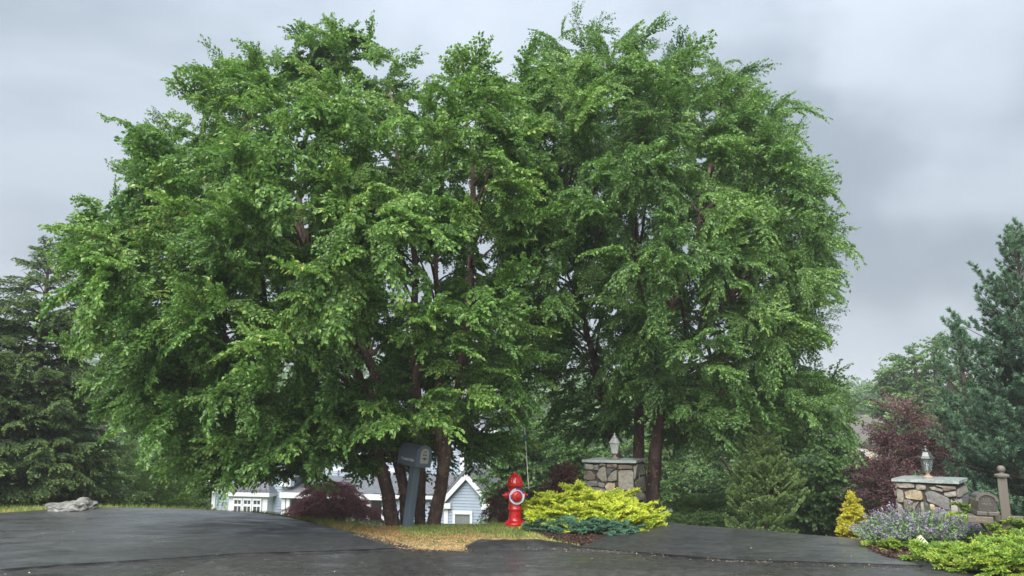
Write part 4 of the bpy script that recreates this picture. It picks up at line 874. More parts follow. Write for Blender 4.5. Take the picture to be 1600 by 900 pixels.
for i, (px, pt, Y, rx, hz, lab, mt) in enumerate([
        (1265, 610, 21.0, 1.5, 4.6, 'light green tree with layered boughs past the olive arborvitae', 'far_leaf'),
        (1300, 720, 19.0, 1.0, 2.6, 'green shrub tree between arborvitae and yellow cypress', 'far_leaf'),
        (1180, 600, 27.0, 2.2, 6.5, 'tree behind the arborvitae under the right birch crown', 'far_leaf'),
        (1080, 640, 30.0, 2.4, 6.0, 'shaded tree seen just right of the birch trunks', 'far_leaf'),
        (985, 640, 31.0, 2.2, 6.0, 'shaded tree behind the left stone pillar', 'far_leaf'),
        (865, 655, 34.0, 1.7, 5.0, 'pale misty tree between the hydrant marker and the pillar lantern', 'far_leaf'),
        (900, 695, 26.0, 1.3, 3.2, 'low tree behind the dark red barberry', 'far_leaf'),
        (822, 655, 25.0, 1.25, 4.6, 'dark leafy tree right of the house and behind the hydrant', 'far_leaf')]):
    t_ = at(px, pt, Y); zt = t_.z; gz_ = h(t_.x, Y)
    hz = min(hz, zt - gz_); z0 = zt - hz
    shrub('leafy_tree', lab, t_.x, Y, z0, rx, rx, hz, COARSE, M[mt], 260 if Y > 22 else 300, .62 + Y * .008, 'tree', 70 + i, 7, trunk=True, wood='bark_grey', lobes=[(0, 0, .55, .8), (-.55, 0, .4, .6), (.55, 0, .42, .62), (0, -.4, .25, .75), (.1, 0, .8, .5), (-.3, .1, .7, .45), (.4, -.1, .15, .6), (-.5, -.1, .15, .6)], pitch=(-.5, .6))

# left side: leafy shrubs beyond the driveway crest
for i, (px, pt, Y, rx, hz, n, lab, tm, mt, cat, dv) in enumerate([
        (195, 690, 19.5, 1.25, 2.7, 300, 'pale green leafy shrub right of the boulder', SMALL, 'shrub_leaf', 'shrub', 0),
        (250, 715, 18.8, .95, 1.9, 220, 'yellow green shrub midway between boulder and house', SMALL, 'shrub_leaf', 'shrub', .05),
        (150, 735, 18.2, .8, 1.5, 180, 'low pale green shrub tucked behind the boulder', SMALL, 'shrub_leaf', 'shrub', -.08),
        (290, 690, 21.0, .72, 3.3, 230, 'brownish olive evergreen beside the left corner of the house', ARB, 'olive_leaf', 'shrub', .12)]):
    t_ = at(px, pt, Y); z0 = t_.z - hz
    shrub('leafy_shrub', lab, t_.x, Y, z0, rx, rx * .8, hz, tm, M[mt], n, .5, cat, 90 + i, 8, lobes=[(0, 0, .5, .8), (-.5, 0, .3, .7), (.5, 0, .35, .7), (.2, -.2, .15, .7), (-.2, 0, .7, .45), (.1, -.2, .05, .8)], pitch=(-.3, 1.1), dv=dv)
for i, (px, pt, Y, rx, hz, lab) in enumerate([
        (175, 590, 42, 3.0, 7, 'misty green tree behind the spruce and leafy shrubs'),
        (265, 600, 38, 2.8, 7, 'misty tree left of the house below the birch boughs'),
        (90, 600, 46, 3.4, 7, 'misty tree behind the top of the left spruce'),
        (330, 640, 52, 3.2, 7, 'tree rising behind the left wing of the house'),
        (560, 655, 56, 4.0, 8, 'tree rising behind the middle of the house'),
        (800, 620, 50, 3.0, 8, 'tree rising behind the right end of the house')]):
    t_ = at(px, pt, Y); hz = max(hz, t_.z - h(t_.x, Y) - 1.0); z0 = t_.z - hz
    shrub('leafy_tree', lab, t_.x, Y, z0, rx, rx, hz, COARSE, M['far_leaf'], 240, 1.25, 'tree', 110 + i, 7, trunk=True, wood='bark_grey', lobes=[(0, 0, .55, .8), (-.55, 0, .4, .6), (.55, 0, .42, .62), (0, -.4, .25, .75), (.1, 0, .8, .5), (-.4, .1, .68, .4), (.4, -.1, .15, .6), (-.5, -.1, .15, .6)], pitch=(-.5, .6))
# right side, deciduous trees beyond the smoke bush
for i, (px, pt, Y, rx, hz, lab) in enumerate([
        (1455, 528, 40, 2.4, 8, 'dark deciduous tree with gappy crown left of the pines'),
        (1400, 560, 42, 1.9, 7, 'narrower dark deciduous tree left of the gappy one'),
        (1350, 605, 95, 5.0, 9, 'pale hazy tree on the horizon right of the birch')]):
    t_ = at(px, pt, Y); hz = max(hz, t_.z - h(t_.x, Y) - 1.0); z0 = t_.z - hz
    shrub('leafy_tree', lab, t_.x, Y, z0, rx, rx, hz, COARSE, M['far_leaf'], 330, 1.0 if Y < 60 else 2.2, 'tree', 120 + i, 7, trunk=True, wood='bark_grey', lobes=[(0, 0, .62, .62), (-.5, 0, .45, .5), (.55, 0, .5, .55), (.1, -.3, .3, .7), (.15, 0, .85, .36), (-.35, .1, .78, .34), (.45, 0, .74, .36), (-.2, -.2, .1, .7)], pitch=(-.5, .6))
# far wooded hillside: one mass
r_ = np.random.default_rng(77); fol = Foliage(COARSE); random.seed(77)
for i in range(1500):
    y_ = r_.uniform(75, 190); x_ = r_.uniform(-.82, .82) * y_; z_ = h(x_, y_); s_ = r_.uniform(4.5, 8)
    hh = r_.uniform(5, 8)
    fol.put((x_, y_, z_ + hh * r_.uniform(.3, 1)), r_.uniform(0, 6.28), r_.uniform(-.1, .8), r_.normal(0, .4), s_, r_.normal(0, .12), thin=.85)
hill = fol.build('wooded_hillside', [M['far_leaf'], M['twig']]); tag(hill, 'far wooded hillside fading into rain mist behind everything', 'woods', kind='stuff')

# bare leader twigs on the spruce tip
# ------------------------------------------------------------------ boulder
bm = bmesh.new(); bmesh.ops.create_icosphere(bm, subdivisions=5, radius=1)
for v in bm.verts:
    c = v.co.copy(); n_ = mnoise.fractal(c * 1.3 + Vector((3, 1, 0)), .7, 2.1, 5); k = 1 + .22 * n_
    zz = c.z * .125 * (1 + .35 * max(0, c.x)) * k + .05 * mnoise.noise(Vector((c.x * 3, c.y * 2, 4))) + (.06 if .3 < c.x < .8 else 0) * max(0, c.z)
    v.co = Vector((c.x * .44 * k, c.y * .30 * k, zz * .9))
me = bpy.data.meshes.new('boulder'); bm.to_mesh(me); bm.free(); me.materials.append(M['boulder'])
for p_ in me.polygons: p_.use_smooth = True
o = link('boulder', me); q = at(112, 795, 14.75); o.location = (q.x, 14.75, h(q.x, 14.75) + .05); tag(o, 'low pale lichen covered boulder on grass before the spruce', 'boulder')
# ------------------------------------------------------------------ dry grass heap
r_ = np.random.default_rng(5); n = 260; c = onz(852, 829); an = r_.uniform(0, 6.28, n); u = np.sqrt(r_.random(n))
ps = np.stack([c.x + np.cos(an) * .18 * u, c.y + np.sin(an) * .08 * u, H(c.x, c.y) + .015 + .045 * (1 - u) * r_.random(n) + .01], -1); aa = r_.normal(0, .5, n)
Q = leaf_quads(ps - np.stack([np.cos(aa), np.sin(aa), 0 * aa], -1) * .08, unit(np.stack([np.cos(aa), np.sin(aa), r_.normal(0, .12, n)], -1)), unit(np.stack([-np.sin(aa), np.cos(aa), 0 * aa], -1)), r_.uniform(.12, .26, n), r_.uniform(.003, .006, n))
o = link('dead_grass_clump', quads_to_mesh('dead_grass_clump', Q, r_.random(n), [M['straw']])); tag(o, 'flattened tan clump of dead grass on the mulch edge', 'dead grass')

# ------------------------------------------------------------------ stone pillars
SK = ['stone_tan', 'stone_grey', 'stone_brown', 'stone_pale', 'stone_gold', 'stone_dark']
def stone_piece(poly, root, Mf, mat, r, proud=.024):
    """poly [(s,z)] on the face plane y=0 facing -y; Mf local matrix"""
    P = [Vector((a, b)) for a, b in poly]; c = sum(P, Vector((0, 0))) / len(P); Q = []
    for i in range(len(P)):
        a, b = P[i], P[(i + 1) % len(P)]; Q += [a.lerp(b, .12), a.lerp(b, .5) + Vector((r.normal(0, .004), r.normal(0, .004))), a.lerp(b, .88)]
    n = len(Q); d = proud * r.uniform(.4, 1.3); tx, tz = r.normal(0, .10), r.normal(0, .10)
    def ring(k, y, j=0): return [(c.x + (q.x - c.x) * k, y + (tx * (q.x - c.x) + tz * (q.y - c.y)) * j + (r.normal(0, .0022) if j else 0), c.y + (q.y - c.y) * k) for q in Q]
    vs = ring(1.0, .03) + ring(1.0, -d * .35) + ring(.955, -d * .9, 1) + ring(.62, -d, 1) + [(c.x, -d * 1.03, c.y)]; fs = []
    for k in range(3):
        for i in range(n): a, b = k * n + i, k * n + (i + 1) % n; fs.append((a, b, b + n, a + n))
    fs += [(3 * n + i, 3 * n + (i + 1) % n, 4 * n) for i in range(n)]
    mb = MB(); mb.M = Mf; mb.add(vs, fs); return mb.build('stone', mat, root, smooth=True)
def rubble(w_, z0, z1, r):
    out = []; z = z0
    while z < z1 - .03:
        hh = min(r.uniform(.07, .15), z1 - z); 
        if z1 - z - hh < .04: hh = z1 - z
        s = 0
        while s < w_ - .02:
            ww = r.uniform(.10, .28); 
            if w_ - s - ww < .07: ww = w_ - s
            g_ = .008; j = lambda: r.uniform(0, .014)
            out.append([(s + g_ + j(), z + g_ + j()), (s + ww - g_ - j(), z + g_ + j()), (s + ww - g_ - j(), z + hh - g_ - j()), (s + g_ + j(), z + hh - g_ - j())]); s += ww
        z += hh
    return out
def pillar(label, px, pcap, Y, ang, w_, front, side, zlow_f, zlow_s, seed, mats_front, caplabel=None):
    r = np.random.default_rng(seed); top = at(px, pcap, Y); zg = h(top.x, Y) - .1; H_ = top.z - zg
    root = empty('stone_pillar', (top.x, Y, zg), ang, label, 'stone pillar')
    hw = w_ / 2; capt = .045; zt = H_ - capt
    core = MB().box(-hw + .012, hw - .012, -hw + .012, hw - .012, 0, zt, bev=.01).build('core', M['mortar'], root)
    T = lambda a: Matrix.Rotation(a, 4, 'Z') @ Matrix.Translation((-hw, -hw, 0))
    for poly, mk in zip(front, mats_front): stone_piece([(s * w_, zt - t * H_) for s, t in poly], root, T(0), M[mk], r)
    for poly in rubble(w_, 0, zt - zlow_f * H_, r): stone_piece(poly, root, T(0), M[SK[r.integers(0, 4)]], r)
    for poly in side: stone_piece([(s * w_, zt - t * H_) for s, t in poly], root, T(R(90)), M[SK[int(r.choice([0, 1, 3]))]], r)
    for poly in rubble(w_, 0, zt - zlow_s * H_, r): stone_piece(poly, root, T(R(90)), M[SK[r.integers(0, 4)]], r)
    for a in (180, 270):
        for poly in rubble(w_, 0, zt, r): stone_piece(poly, root, T(R(a)), M[SK[r.integers(0, 4)]], r)
    # cap slab with split edge
    o_ = .045; bm = bmesh.new(); bmesh.ops.create_grid(bm, x_segments=22, y_segments=22, size=hw + o_); ret = bmesh.ops.extrude_face_region(bm, geom=bm.faces[:]); vv = [e for e in ret['geom'] if isinstance(e, bmesh.types.BMVert)]
    for v in vv: v.co.z += capt
    for v in bm.verts:
        e = max(abs(v.co.x), abs(v.co.y)) / (hw + o_)
        if e > .98: v.co.x += .012 * mnoise.noise(v.co * 9 + Vector((seed, 0, 0))); v.co.y += .012 * mnoise.noise(v.co * 9 + Vector((0, seed, 0)))
        v.co.z += .003 * mnoise.noise(v.co * 5); v.co.z += zt
    bmesh.ops.recalc_face_normals(bm, faces=bm.faces); me = bpy.data.meshes.new('capstone'); bm.to_mesh(me); bm.free(); me.materials.append(M['bluestone']); link('capstone', me, root)
    return root, top
f1 = [[(95, 480), (205, 485), (205, 535), (105, 540)], [(215, 495), (285, 485), (280, 545), (215, 540)], [(250, 590), (290, 530), (350, 495), (385, 520), (395, 660), (340, 665), (260, 615)], [(395, 475), (545, 475), (545, 515), (400, 510)],
      [(555, 482), (750, 490), (760, 520), (560, 525)], [(405, 625), (465, 560), (535, 535), (540, 645), (450, 655), (405, 655)], [(552, 540), (765, 535), (768, 755), (600, 735), (552, 715)], [(95, 552), (170, 548), (240, 600), (232, 640), (130, 650), (100, 640)],
      [(100, 662), (258, 652), (272, 708), (105, 712)], [(272, 668), (350, 672), (365, 690), (350, 722), (278, 712)], [(365, 708), (400, 672), (532, 662), (470, 760), (380, 738)], [(100, 725), (200, 720), (330, 728), (440, 765), (448, 820), (300, 862), (100, 862)],
      [(465, 790), (530, 725), (595, 745), (610, 800), (475, 835)], [(605, 752), (768, 765), (768, 792), (625, 790)], [(610, 812), (700, 805), (768, 812), (765, 865), (600, 865)], [(400, 520), (530, 520), (470, 550), (410, 600), (396, 560)], [(295, 475), (385, 475), (385, 500), (345, 488), (298, 505)], [(470, 842), (600, 820), (590, 866), (460, 866)]]
m1 = ['stone_pale', 'stone_grey', 'stone_tan', 'stone_brown', 'stone_brown', 'stone_tan', 'stone_tan', 'stone_brown', 'stone_grey', 'stone_grey', 'stone_gold', 'stone_grey', 'stone_grey', 'stone_brown', 'stone_grey', 'stone_dark', 'stone_brown', 'stone_tan']
f1 = [[((x - 90) / 684, (y - 462) / 711) for x, y in p] for p in f1]
s1 = [[(774, 480), (836, 485), (842, 640), (780, 645)], [(842, 490), (888, 485), (892, 600), (850, 608)], [(784, 655), (895, 610), (908, 800), (800, 745)], [(780, 760), (850, 780), (860, 862), (778, 862)], [(865, 800), (908, 812), (908, 862), (868, 862)]]
s1 = [[((x - 772) / 138, (y - 462) / 711) for x, y in p] for p in s1]
PA, topA = pillar('square stone pillar with slate cap rising behind the gold juniper', 961, 717, 14.1, R(-21), .87, f1, s1, (866 - 462) / 711, (866 - 462) / 711, 61, m1)
f2 = [[(160, 190), (390, 200), (505, 225), (500, 262), (170, 268)], [(525, 215), (700, 225), (700, 280), (530, 290)], [(760, 245), (860, 235), (1000, 265), (1000, 300), (790, 278)], [(1015, 308), (1228, 280), (1230, 345), (1100, 365), (1015, 345)],
      [(155, 285), (275, 305), (290, 400), (270, 465), (165, 455)], [(305, 315), (460, 290), (612, 300), (640, 400), (600, 425), (320, 408)], [(675, 320), (820, 292), (1100, 378), (1085, 540), (830, 462), (700, 430)], [(158, 470), (230, 495), (262, 570), (300, 640), (240, 700), (165, 690)],
      [(285, 425), (400, 422), (418, 480), (410, 560), (330, 595), (275, 520)], [(425, 600), (440, 470), (560, 440), (480, 530), (445, 640)], [(488, 545), (562, 460), (570, 690), (465, 680)], [(582, 450), (645, 440), (642, 680), (582, 680)], [(655, 440), (732, 470), (735, 600), (655, 620)],
      [(742, 460), (832, 475), (840, 545), (758, 550)], [(1115, 380), (1230, 365), (1230, 560), (1110, 545)], [(300, 650), (395, 605), (410, 660), (330, 690)], [(860, 215), (1230, 225), (1230, 262), (1010, 290), (1000, 250)], [(745, 565), (850, 490), (1090, 560), (1080, 690), (755, 690)], [(165, 710), (400, 700), (400, 800), (165, 800)], [(415, 695), (640, 692), (640, 800), (415, 800)], [(655, 700), (1228, 705), (1228, 800), (655, 800)], [(1105, 560), (1230, 575), (1230, 690), (1100, 690)]]
m2 = ['stone_tan', 'stone_tan', 'stone_tan', 'stone_pale', 'stone_tan', 'stone_gold', 'stone_grey', 'stone_pale', 'stone_brown', 'stone_tan', 'stone_dark', 'stone_pale', 'stone_dark', 'stone_gold', 'stone_pale', 'stone_grey', 'stone_brown', 'stone_grey', 'stone_tan', 'stone_brown', 'stone_grey', 'stone_brown']
f2 = [[((x - 150) / 1085, (y - 188) / 962) for x, y in p] for p in f2]
s2 = [[(0.06, .08), (.95, .06), (.95, .16), (.08, .19)], [(.06, .21), (.5, .20), (.5, .4), (.06, .4)], [(.54, .18), (.95, .18), (.95, .4), (.54, .4)]]
PB, topB = pillar('square stone pillar with pale cap rising behind the purple catmint', 1453, 747, 12.8, R(-38), .86, f2, s2, .65, .42, 62, m2)

# ------------------------------------------------------------------ pillar lanterns
def lantern(label, loc, hgt, mroof, mframe, rz, gl='glass'):
    root = empty('pillar_lantern', loc, rz, label, 'lantern'); s = hgt / .50
    MB().lathe([(r_ * s, z * s) for r_, z in [(.075, 0), (.078, .012), (.06, .03), (.03, .045), (.026, .07), (.034, .085), (.05, .095), (.052, .105)]], 20).build('base', M['brass_base'], root, True)
    n = 6; rb, rt, zb, zt = .058 * s, .098 * s, .107 * s, .30 * s
    def c(i, r_, z): a = math.pi * 2 * i / n; return Vector((r_ * math.cos(a), r_ * math.sin(a), z))
    fr = MB()
    for i in range(n): fr.tube([c(i, rb, zb), c(i, rt, zt)], .005 * s, 6)
    for z, r_ in ((zb, rb), (zt, rt)):
        for i in range(n): fr.tube([c(i, r_, z), c(i + 1, r_, z)], .006 * s, 6)
    fr.build('frame', mframe, root, True)
    for i in range(n):
        a, b, d, e = c(i, rb * .97, zb + .004), c(i + 1, rb * .97, zb + .004), c(i + 1, rt * .97, zt - .004), c(i, rt * .97, zt - .004)
        nr = ((a + b + d + e) / 4); nr.z = 0; nr = nr.normalized() * .003; mb = MB(); vs = [a, b, d, e, a - nr, b - nr, d - nr, e - nr]
        mb.add([tuple(v) for v in vs], [(0, 1, 2, 3), (7, 6, 5, 4), (0, 4, 5, 1), (1, 5, 6, 2), (2, 6, 7, 3), (3, 7, 4, 0)]); mb.build('pane', M[gl], root)
    MB().lathe([(.012 * s, .105 * s), (.012 * s, .19 * s), (.009 * s, .195 * s), (.012 * s, .215 * s), (.004 * s, .245 * s)], 12).build('candle', M['cream'], root, True)
    MB().lathe([(r_ * s, z * s) for r_, z in [(.116, .296), (.122, .302), (.116, .318), (.100, .330), (.078, .372), (.060, .398), (.040, .408), (.034, .415)]], 6).build('roof', mroof, root)
    MB().lathe([(r_ * s, z * s) for r_, z in [(.034, .414), (.046, .424), (.040, .436), (.018, .446), (.012, .462), (.019, .474), (.012, .486), (.003, .50)]], 16).build('finial', mframe, root, True)
    return root
def on_pillar(root, top, off=(0, 0)): return (top.x + off[0], top.y + off[1], top.z + .001)
lantern('pale pewter lantern with glass panes on the left stone pillar', on_pillar(PA, topA), .46, M['pewter'], M['pewter'], .2)
lantern('black carriage lantern with glass panes on the right stone pillar', on_pillar(PB, topB, (-.03, 0)), .52, M['black_iron'], M['black_iron'], .45, 'glass_clear')

# ------------------------------------------------------------------ lettering
def text(s_, size, mat, parent, Mx, name='lettering', shear=0.0, ext=.0012, align='CENTER', bold=0.0, squeeze=1.0):
    cu = bpy.data.curves.new(name, 'FONT'); cu.body = s_; cu.size = size; cu.extrude = ext; cu.align_x = align; cu.align_y = 'CENTER'; cu.shear = shear; cu.offset = bold; cu.resolution_u = 3
    ob = bpy.data.objects.new('tmp', cu); COL.objects.link(ob); dg = bpy.context.evaluated_depsgraph_get(); me = bpy.data.meshes.new_from_object(ob.evaluated_get(dg)); bpy.data.objects.remove(ob)
    me.transform(Mx @ Matrix.Diagonal((squeeze, 1, 1, 1))); me.materials.clear(); me.materials.append(mat); return link(name, me, parent)
FRONT = Matrix.Rotation(R(90), 4, 'X')        # text plane facing -y

# ------------------------------------------------------------------ slate mailbox (left)
def arch(w_, hs, n=12, cx=0, z0=0, k=1.0):
    """outline in xz: straight sides to hs then half circle"""
    r_ = w_ / 2; return [(cx - r_, z0), (cx + r_, z0)] + [(cx + r_ * math.cos(a), z0 + hs + r_ * k * math.sin(a)) for a in np.linspace(0, math.pi, n)]
b_ = onz(637, 822); gzb = h(b_.x, b_.y)
mbx = empty('mailbox', (b_.x, b_.y, gzb), R(40), 'slate blue mailbox on a leaning square post on the grass', 'mailbox')
lean = Matrix.Rotation(R(6.2), 4, Vector((math.sin(R(40)), math.cos(R(40)), 0)))   # leans to the right of the view
def L0(mb): mb.M = lean @ mb.M; return mb
L0(MB()).box(-.064, .064, -.064, .064, -.25, .95, bev=.008).build('post', M['slate_post'], mbx)
zb = .945; W_, HS, LN = .27, .20, .54; y0, y1 = -.22, .32
L0(MB()).box(-.10, .10, -.16, .24, zb - .02, zb, bev=.004).build('shelf', M['slate'], mbx)
L0(MB()).prism(arch(W_, HS, 16, z0=zb), y0 + .012, y1).build('body', M['slate'], mbx, True)
for yy in (y0, y1 - .03): 
    rim = L0(MB()); rim.prism(arch(W_ + .02, HS, 16, z0=zb - .006, k=1), yy, yy + .03); rim.build('rim', M['slate'], mbx, True)
for s_ in (-1, 1): tr = L0(MB()); tr.box(s_ * (W_ / 2 + .004) - .006, s_ * (W_ / 2 + .004) + .006, y0 + .02, y1 - .02, zb + HS - .008, zb + HS + .012, bev=.003); tr.build('trim', M['slate'], mbx)
door = L0(MB()).prism(arch(W_ - .03, HS - .01, 16, z0=zb + .012), y0 - .010, y0 + .01).build('door', M['slate'], mbx, True)
L0(MB()).prism(arch(W_ * .56, HS * .78, 16, z0=zb + .055), y0 - .018, y0 - .008).build('plaque', M['plaque'], door, True)
def LT(m_): return lean @ m_
for tx_, sz_, zz in (('U.S.', .040, zb + .235), ('MAIL', .038, zb + .185)):
    text(tx_, sz_, M['dark_letter'], door, LT(Matrix.Translation((0, y0 - .019, zz)) @ FRONT), bold=.0006)
eg = L0(MB()); eg.add([(x, y0 - .0195, zb + .13 + z) for x, z in [(-.055, .018), (-.02, .004), (-.012, .012), (0, .018), (.012, .012), (.02, .004), (.055, .018), (.035, -.008), (.012, -.012), (.014, -.03), (0, -.022), (-.014, -.03), (-.012, -.012), (-.035, -.008)]], [tuple(range(14))]); eg.build('emblem', M['dark_letter'], door)
L0(MB()).tube([(0, y0 - .010, zb + .30), (0, y0 - .028, zb + .30), (0, y0 - .028, zb + .315)], .006, 8).build('handle', M['slate'], door)
text('7 Canfield Ridge', .060, M['white_letter'], mbx, LT(Matrix.Translation((-W_ / 2 - .003, (y0 + y1) / 2, zb + .088)) @ Matrix.Rotation(R(-90), 4, 'Z') @ FRONT), shear=.25, bold=.0012, squeeze=1.0)

# ------------------------------------------------------------------ fire hydrant
q = onz(805, 823); hz0 = h(q.x, q.y); hy = empty('fire_hydrant', (q.x, q.y, hz0), R(12), 'red fire hydrant with white and blue ring on the grass', 'fire hydrant'); hy.scale = (.96, .96, .96)
S_ = 1.0
MB().lathe([(.165, 0), (.172, .01), (.172, .045), (.165, .055), (.150, .062), (.125, .075), (.110, .10), (.104, .14), (.104, .235), (.114, .245), (.118, .26), (.118, .275), (.112, .285), (.106, .30), (.106, .60), (.112, .62), (.118, .635)], 36).build('barrel', M['red'], hy, True)
for k in range(8):
    a = 2 * math.pi * k / 8 + .2; MB().lathe([(.016, .055), (.016, .078), (.008, .082)], 6, Matrix.Translation((.148 * math.cos(a), .148 * math.sin(a), 0))).build('bolt', M['red'], hy)
bon = MB().lathe([(.118, .632), (.150, .638), (.155, .648), (.155, .668), (.148, .676), (.122, .684), (.116, .70), (.108, .735), (.092, .77), (.066, .80), (.040, .818), (.030, .826)], 36).build('bonnet', M['red'], hy, True)
MB().lathe([(.024, .824), (.024, .858), (.016, .864)], 5).build('operating_nut', M['red'], bon)
rb_ = MB()
for k in range(8):
    a = 2 * math.pi * k / 8; rb_.tube([(.117 * math.cos(a), .117 * math.sin(a), .70), (.096 * math.cos(a), .096 * math.sin(a), .765), (.045 * math.cos(a), .045 * math.sin(a), .817)], [.010, .010, .006], 6)
rb_.build('rib', M['red'], bon, True)
def nozzle(rz, r_, ln, z, parent):
    Mx = Matrix.Translation((0, 0, z)) @ Matrix.Rotation(rz, 4, 'Z') @ Matrix.Rotation(R(90), 4, 'Y')
    o = MB().lathe([(r_ * 1.0, .06), (r_ * 1.0, .115), (r_ * 1.18, .12), (r_ * 1.18, .135), (r_ * 1.05, .14), (r_ * 1.05, .14 + ln * .5), (r_ * .9, .14 + ln * .8), (r_ * .5, .14 + ln)], 24, Mx).build('nozzle_cap', M['red'], parent, True)
    MB().lathe([(r_ * .34, .14 + ln * .9), (r_ * .34, .14 + ln + .028), (r_ * .2, .14 + ln + .032)], 5, Mx).build('cap_nut', M['red'], o); return o
nozzle(R(180), .048, .045, .485, hy); nozzle(0, .048, .045, .485, hy)
fn = nozzle(R(-90), .078, .05, .475, hy)
Mx = Matrix.Translation((0, -.128, .475)) @ Matrix.Rotation(R(90), 4, 'X')
def annulus(r0, r1, a0, a1, th, n=48):
    mb = MB(); vs = []; fs = []
    for i in range(n + 1):
        a = a0 + (a1 - a0) * i / n
        for r_, z in ((r0, 0), (r1, 0), (r1, th), (r0, th)): vs.append((r_ * math.cos(a), r_ * math.sin(a), z))
    for i in range(n):
        for k in range(4): a, b = i * 4 + k, i * 4 + (k + 1) % 4; fs.append((a, b, b + 4, a + 4))
    mb.add(vs, fs, Mx); return mb
annulus(.086, .128, 0, 2 * math.pi, .006).build('marker_ring', M['white_ring'], hy)
for a0, a1, r0, r1 in ((.35, 1.7, .108, .1295), (2.85, 3.55, .086, .108), (3.2, 4.6, .086, .098)): annulus(r0, r1, a0, a1, .009, 16).build('ring_band', M['blue_ring'], hy)
# marker rod
Mi = Matrix.Rotation(-R(12), 4, 'Z')
def hl(px, py, dy=0.0): p = at(px, py, q.y + dy); return Mi @ (p - hy.location) / .96
a, b = hl(826, 762), hl(817.5, 634)
rod = MB().tube([a, b], .0065, 8).build('marker_rod', M['rod_white'], hy, True)
def seg(t0, t1, mk): MB().tube([a.lerp(b, t0), a.lerp(b, t1)], .0085, 8).build('rod_band', M[mk], rod, True)
seg(.56, .64, 'rod_blue'); seg(.80, 1.0, 'rod_orange'); seg(.43, .445, 'rod_blue')
MB().tube([a + Vector((0, 0, -.02)), a + Vector((0, 0, .05))], .012, 8).build('spring', M['steel'], rod, True)
MB().tube([hl(836, 759), a, Mi @ Vector((.10, -.06, a.z + .0))], .007, 6).build('bracket', M['steel'], hy, True)

# ------------------------------------------------------------------ taupe mailbox (right)
Yp = 9.9; tp = at(1565, 741, Yp); bpx = tp.x + .0; gp = h(bpx, Yp); HP_ = tp.z - gp
tm = empty('mailbox', (bpx, Yp, gp), R(-33), 'taupe decorative mailbox on a ball topped post at right', 'mailbox')
pw = .051
MB().box(-pw, pw, -pw, pw, -.2, HP_ - .01, bev=.006).build('post', M['taupe_post'], tm)
MB().lathe([(.082, HP_ - .035), (.086, HP_ - .028), (.086, HP_ - .010), (.070, HP_ + .004), (.030, HP_ + .012), (.026, HP_ + .024), (.036, HP_ + .03), (.045, HP_ + .045), (.048, HP_ + .062), (.045, HP_ + .08), (.034, HP_ + .098), (.015, HP_ + .107), (.002, HP_ + .108)], 24).build('ball_finial', M['taupe_post'], tm, True)
zc = at(1545, 801, Yp).z - gp          # underside of box
MB().box(-.42, .18, -.035, .035, zc - .11, zc - .035, bev=.006).build('crossarm', M['taupe_post'], tm)
MB().box(-.17, .12 + .02, -.10, .10, zc - .035, zc - .018).build('tray', M['taupe_dark'], tm) if False else None
np_ = MB().box(-.40, -.13, -.30, -.14, zc - .115, zc - .035, bev=.01).build('newspaper_holder', M['taupe_post'], tm)
text('News', .05, plain('gold_letter', (0.35, 0.24, 0.08), None, .5, 20, 0), np_, Matrix.Translation((-.26, -.302, zc - .075)) @ FRONT, shear=.3)
MB().tube(bez((-.30, 0, zc - .09), (-.22, 0, zc - .30), (-.03, 0, zc - .34), 10), .018, 8).build('scroll_brace', M['taupe_post'], tm, True)
BX = Matrix.Translation((-.225, -.05, zc)) @ Matrix.Rotation(R(13), 4, 'Z') @ Matrix.Scale(.84, 4)
def TB(): m_ = MB(); m_.M = BX; return m_
W2, hs2 = .25, .175; ya, yb = -.24, .27
TB().prism(arch(W2, hs2, 16, k=.85), ya + .02, yb).build('body', M['taupe_dark'], tm, True)
TB().box(-W2 / 2 - .018, W2 / 2 + .018, ya - .005, yb + .01, -.03, .028, bev=.01).build('base', M['taupe'], tm)
for s_ in (-1, 1): er = TB(); er.box(s_ * (W2 / 2 + .006) - .012, s_ * (W2 / 2 + .006) + .012, ya + .02, yb, hs2 - .012, hs2 + .014, bev=.004); er.build('trim', M['taupe'], tm)
dr2 = TB().prism(arch(W2 - .01, hs2 - .01, 16, z0=.03, k=.85), ya + .0, ya + .03).build('door', M['taupe_dark'], tm, True)
ho = TB(); hp = [(x, z) for x, z in arch(W2 + .05, 0, 16, z0=hs2 + .0, k=.85)][2:]; hi_ = [(x, z) for x, z in arch(W2 - .03, 0, 16, z0=hs2 - .0, k=.82)][2:]
ho.prism(hp + hi_[::-1], ya - .02, ya + .04).build('hood', M['taupe'], tm, True)
TB().tube([(0, ya, .05), (0, ya - .025, .045), (0, ya - .025, .0), (0, ya, -.01)], .008, 8).build('handle', M['taupe'], dr2, True)
for tx_, zz in (('U.S.', .19), ('MAIL', .13)): text(tx_, .062, M['taupe_post'], dr2, BX @ Matrix.Translation((0, ya - .001, zz)) @ FRONT, bold=.0015, ext=.004)
TB().box(W2 / 2 + .012, W2 / 2 + .020, ya + .07, ya + .10, .05, .20).build('flag', M['taupe'], tm)

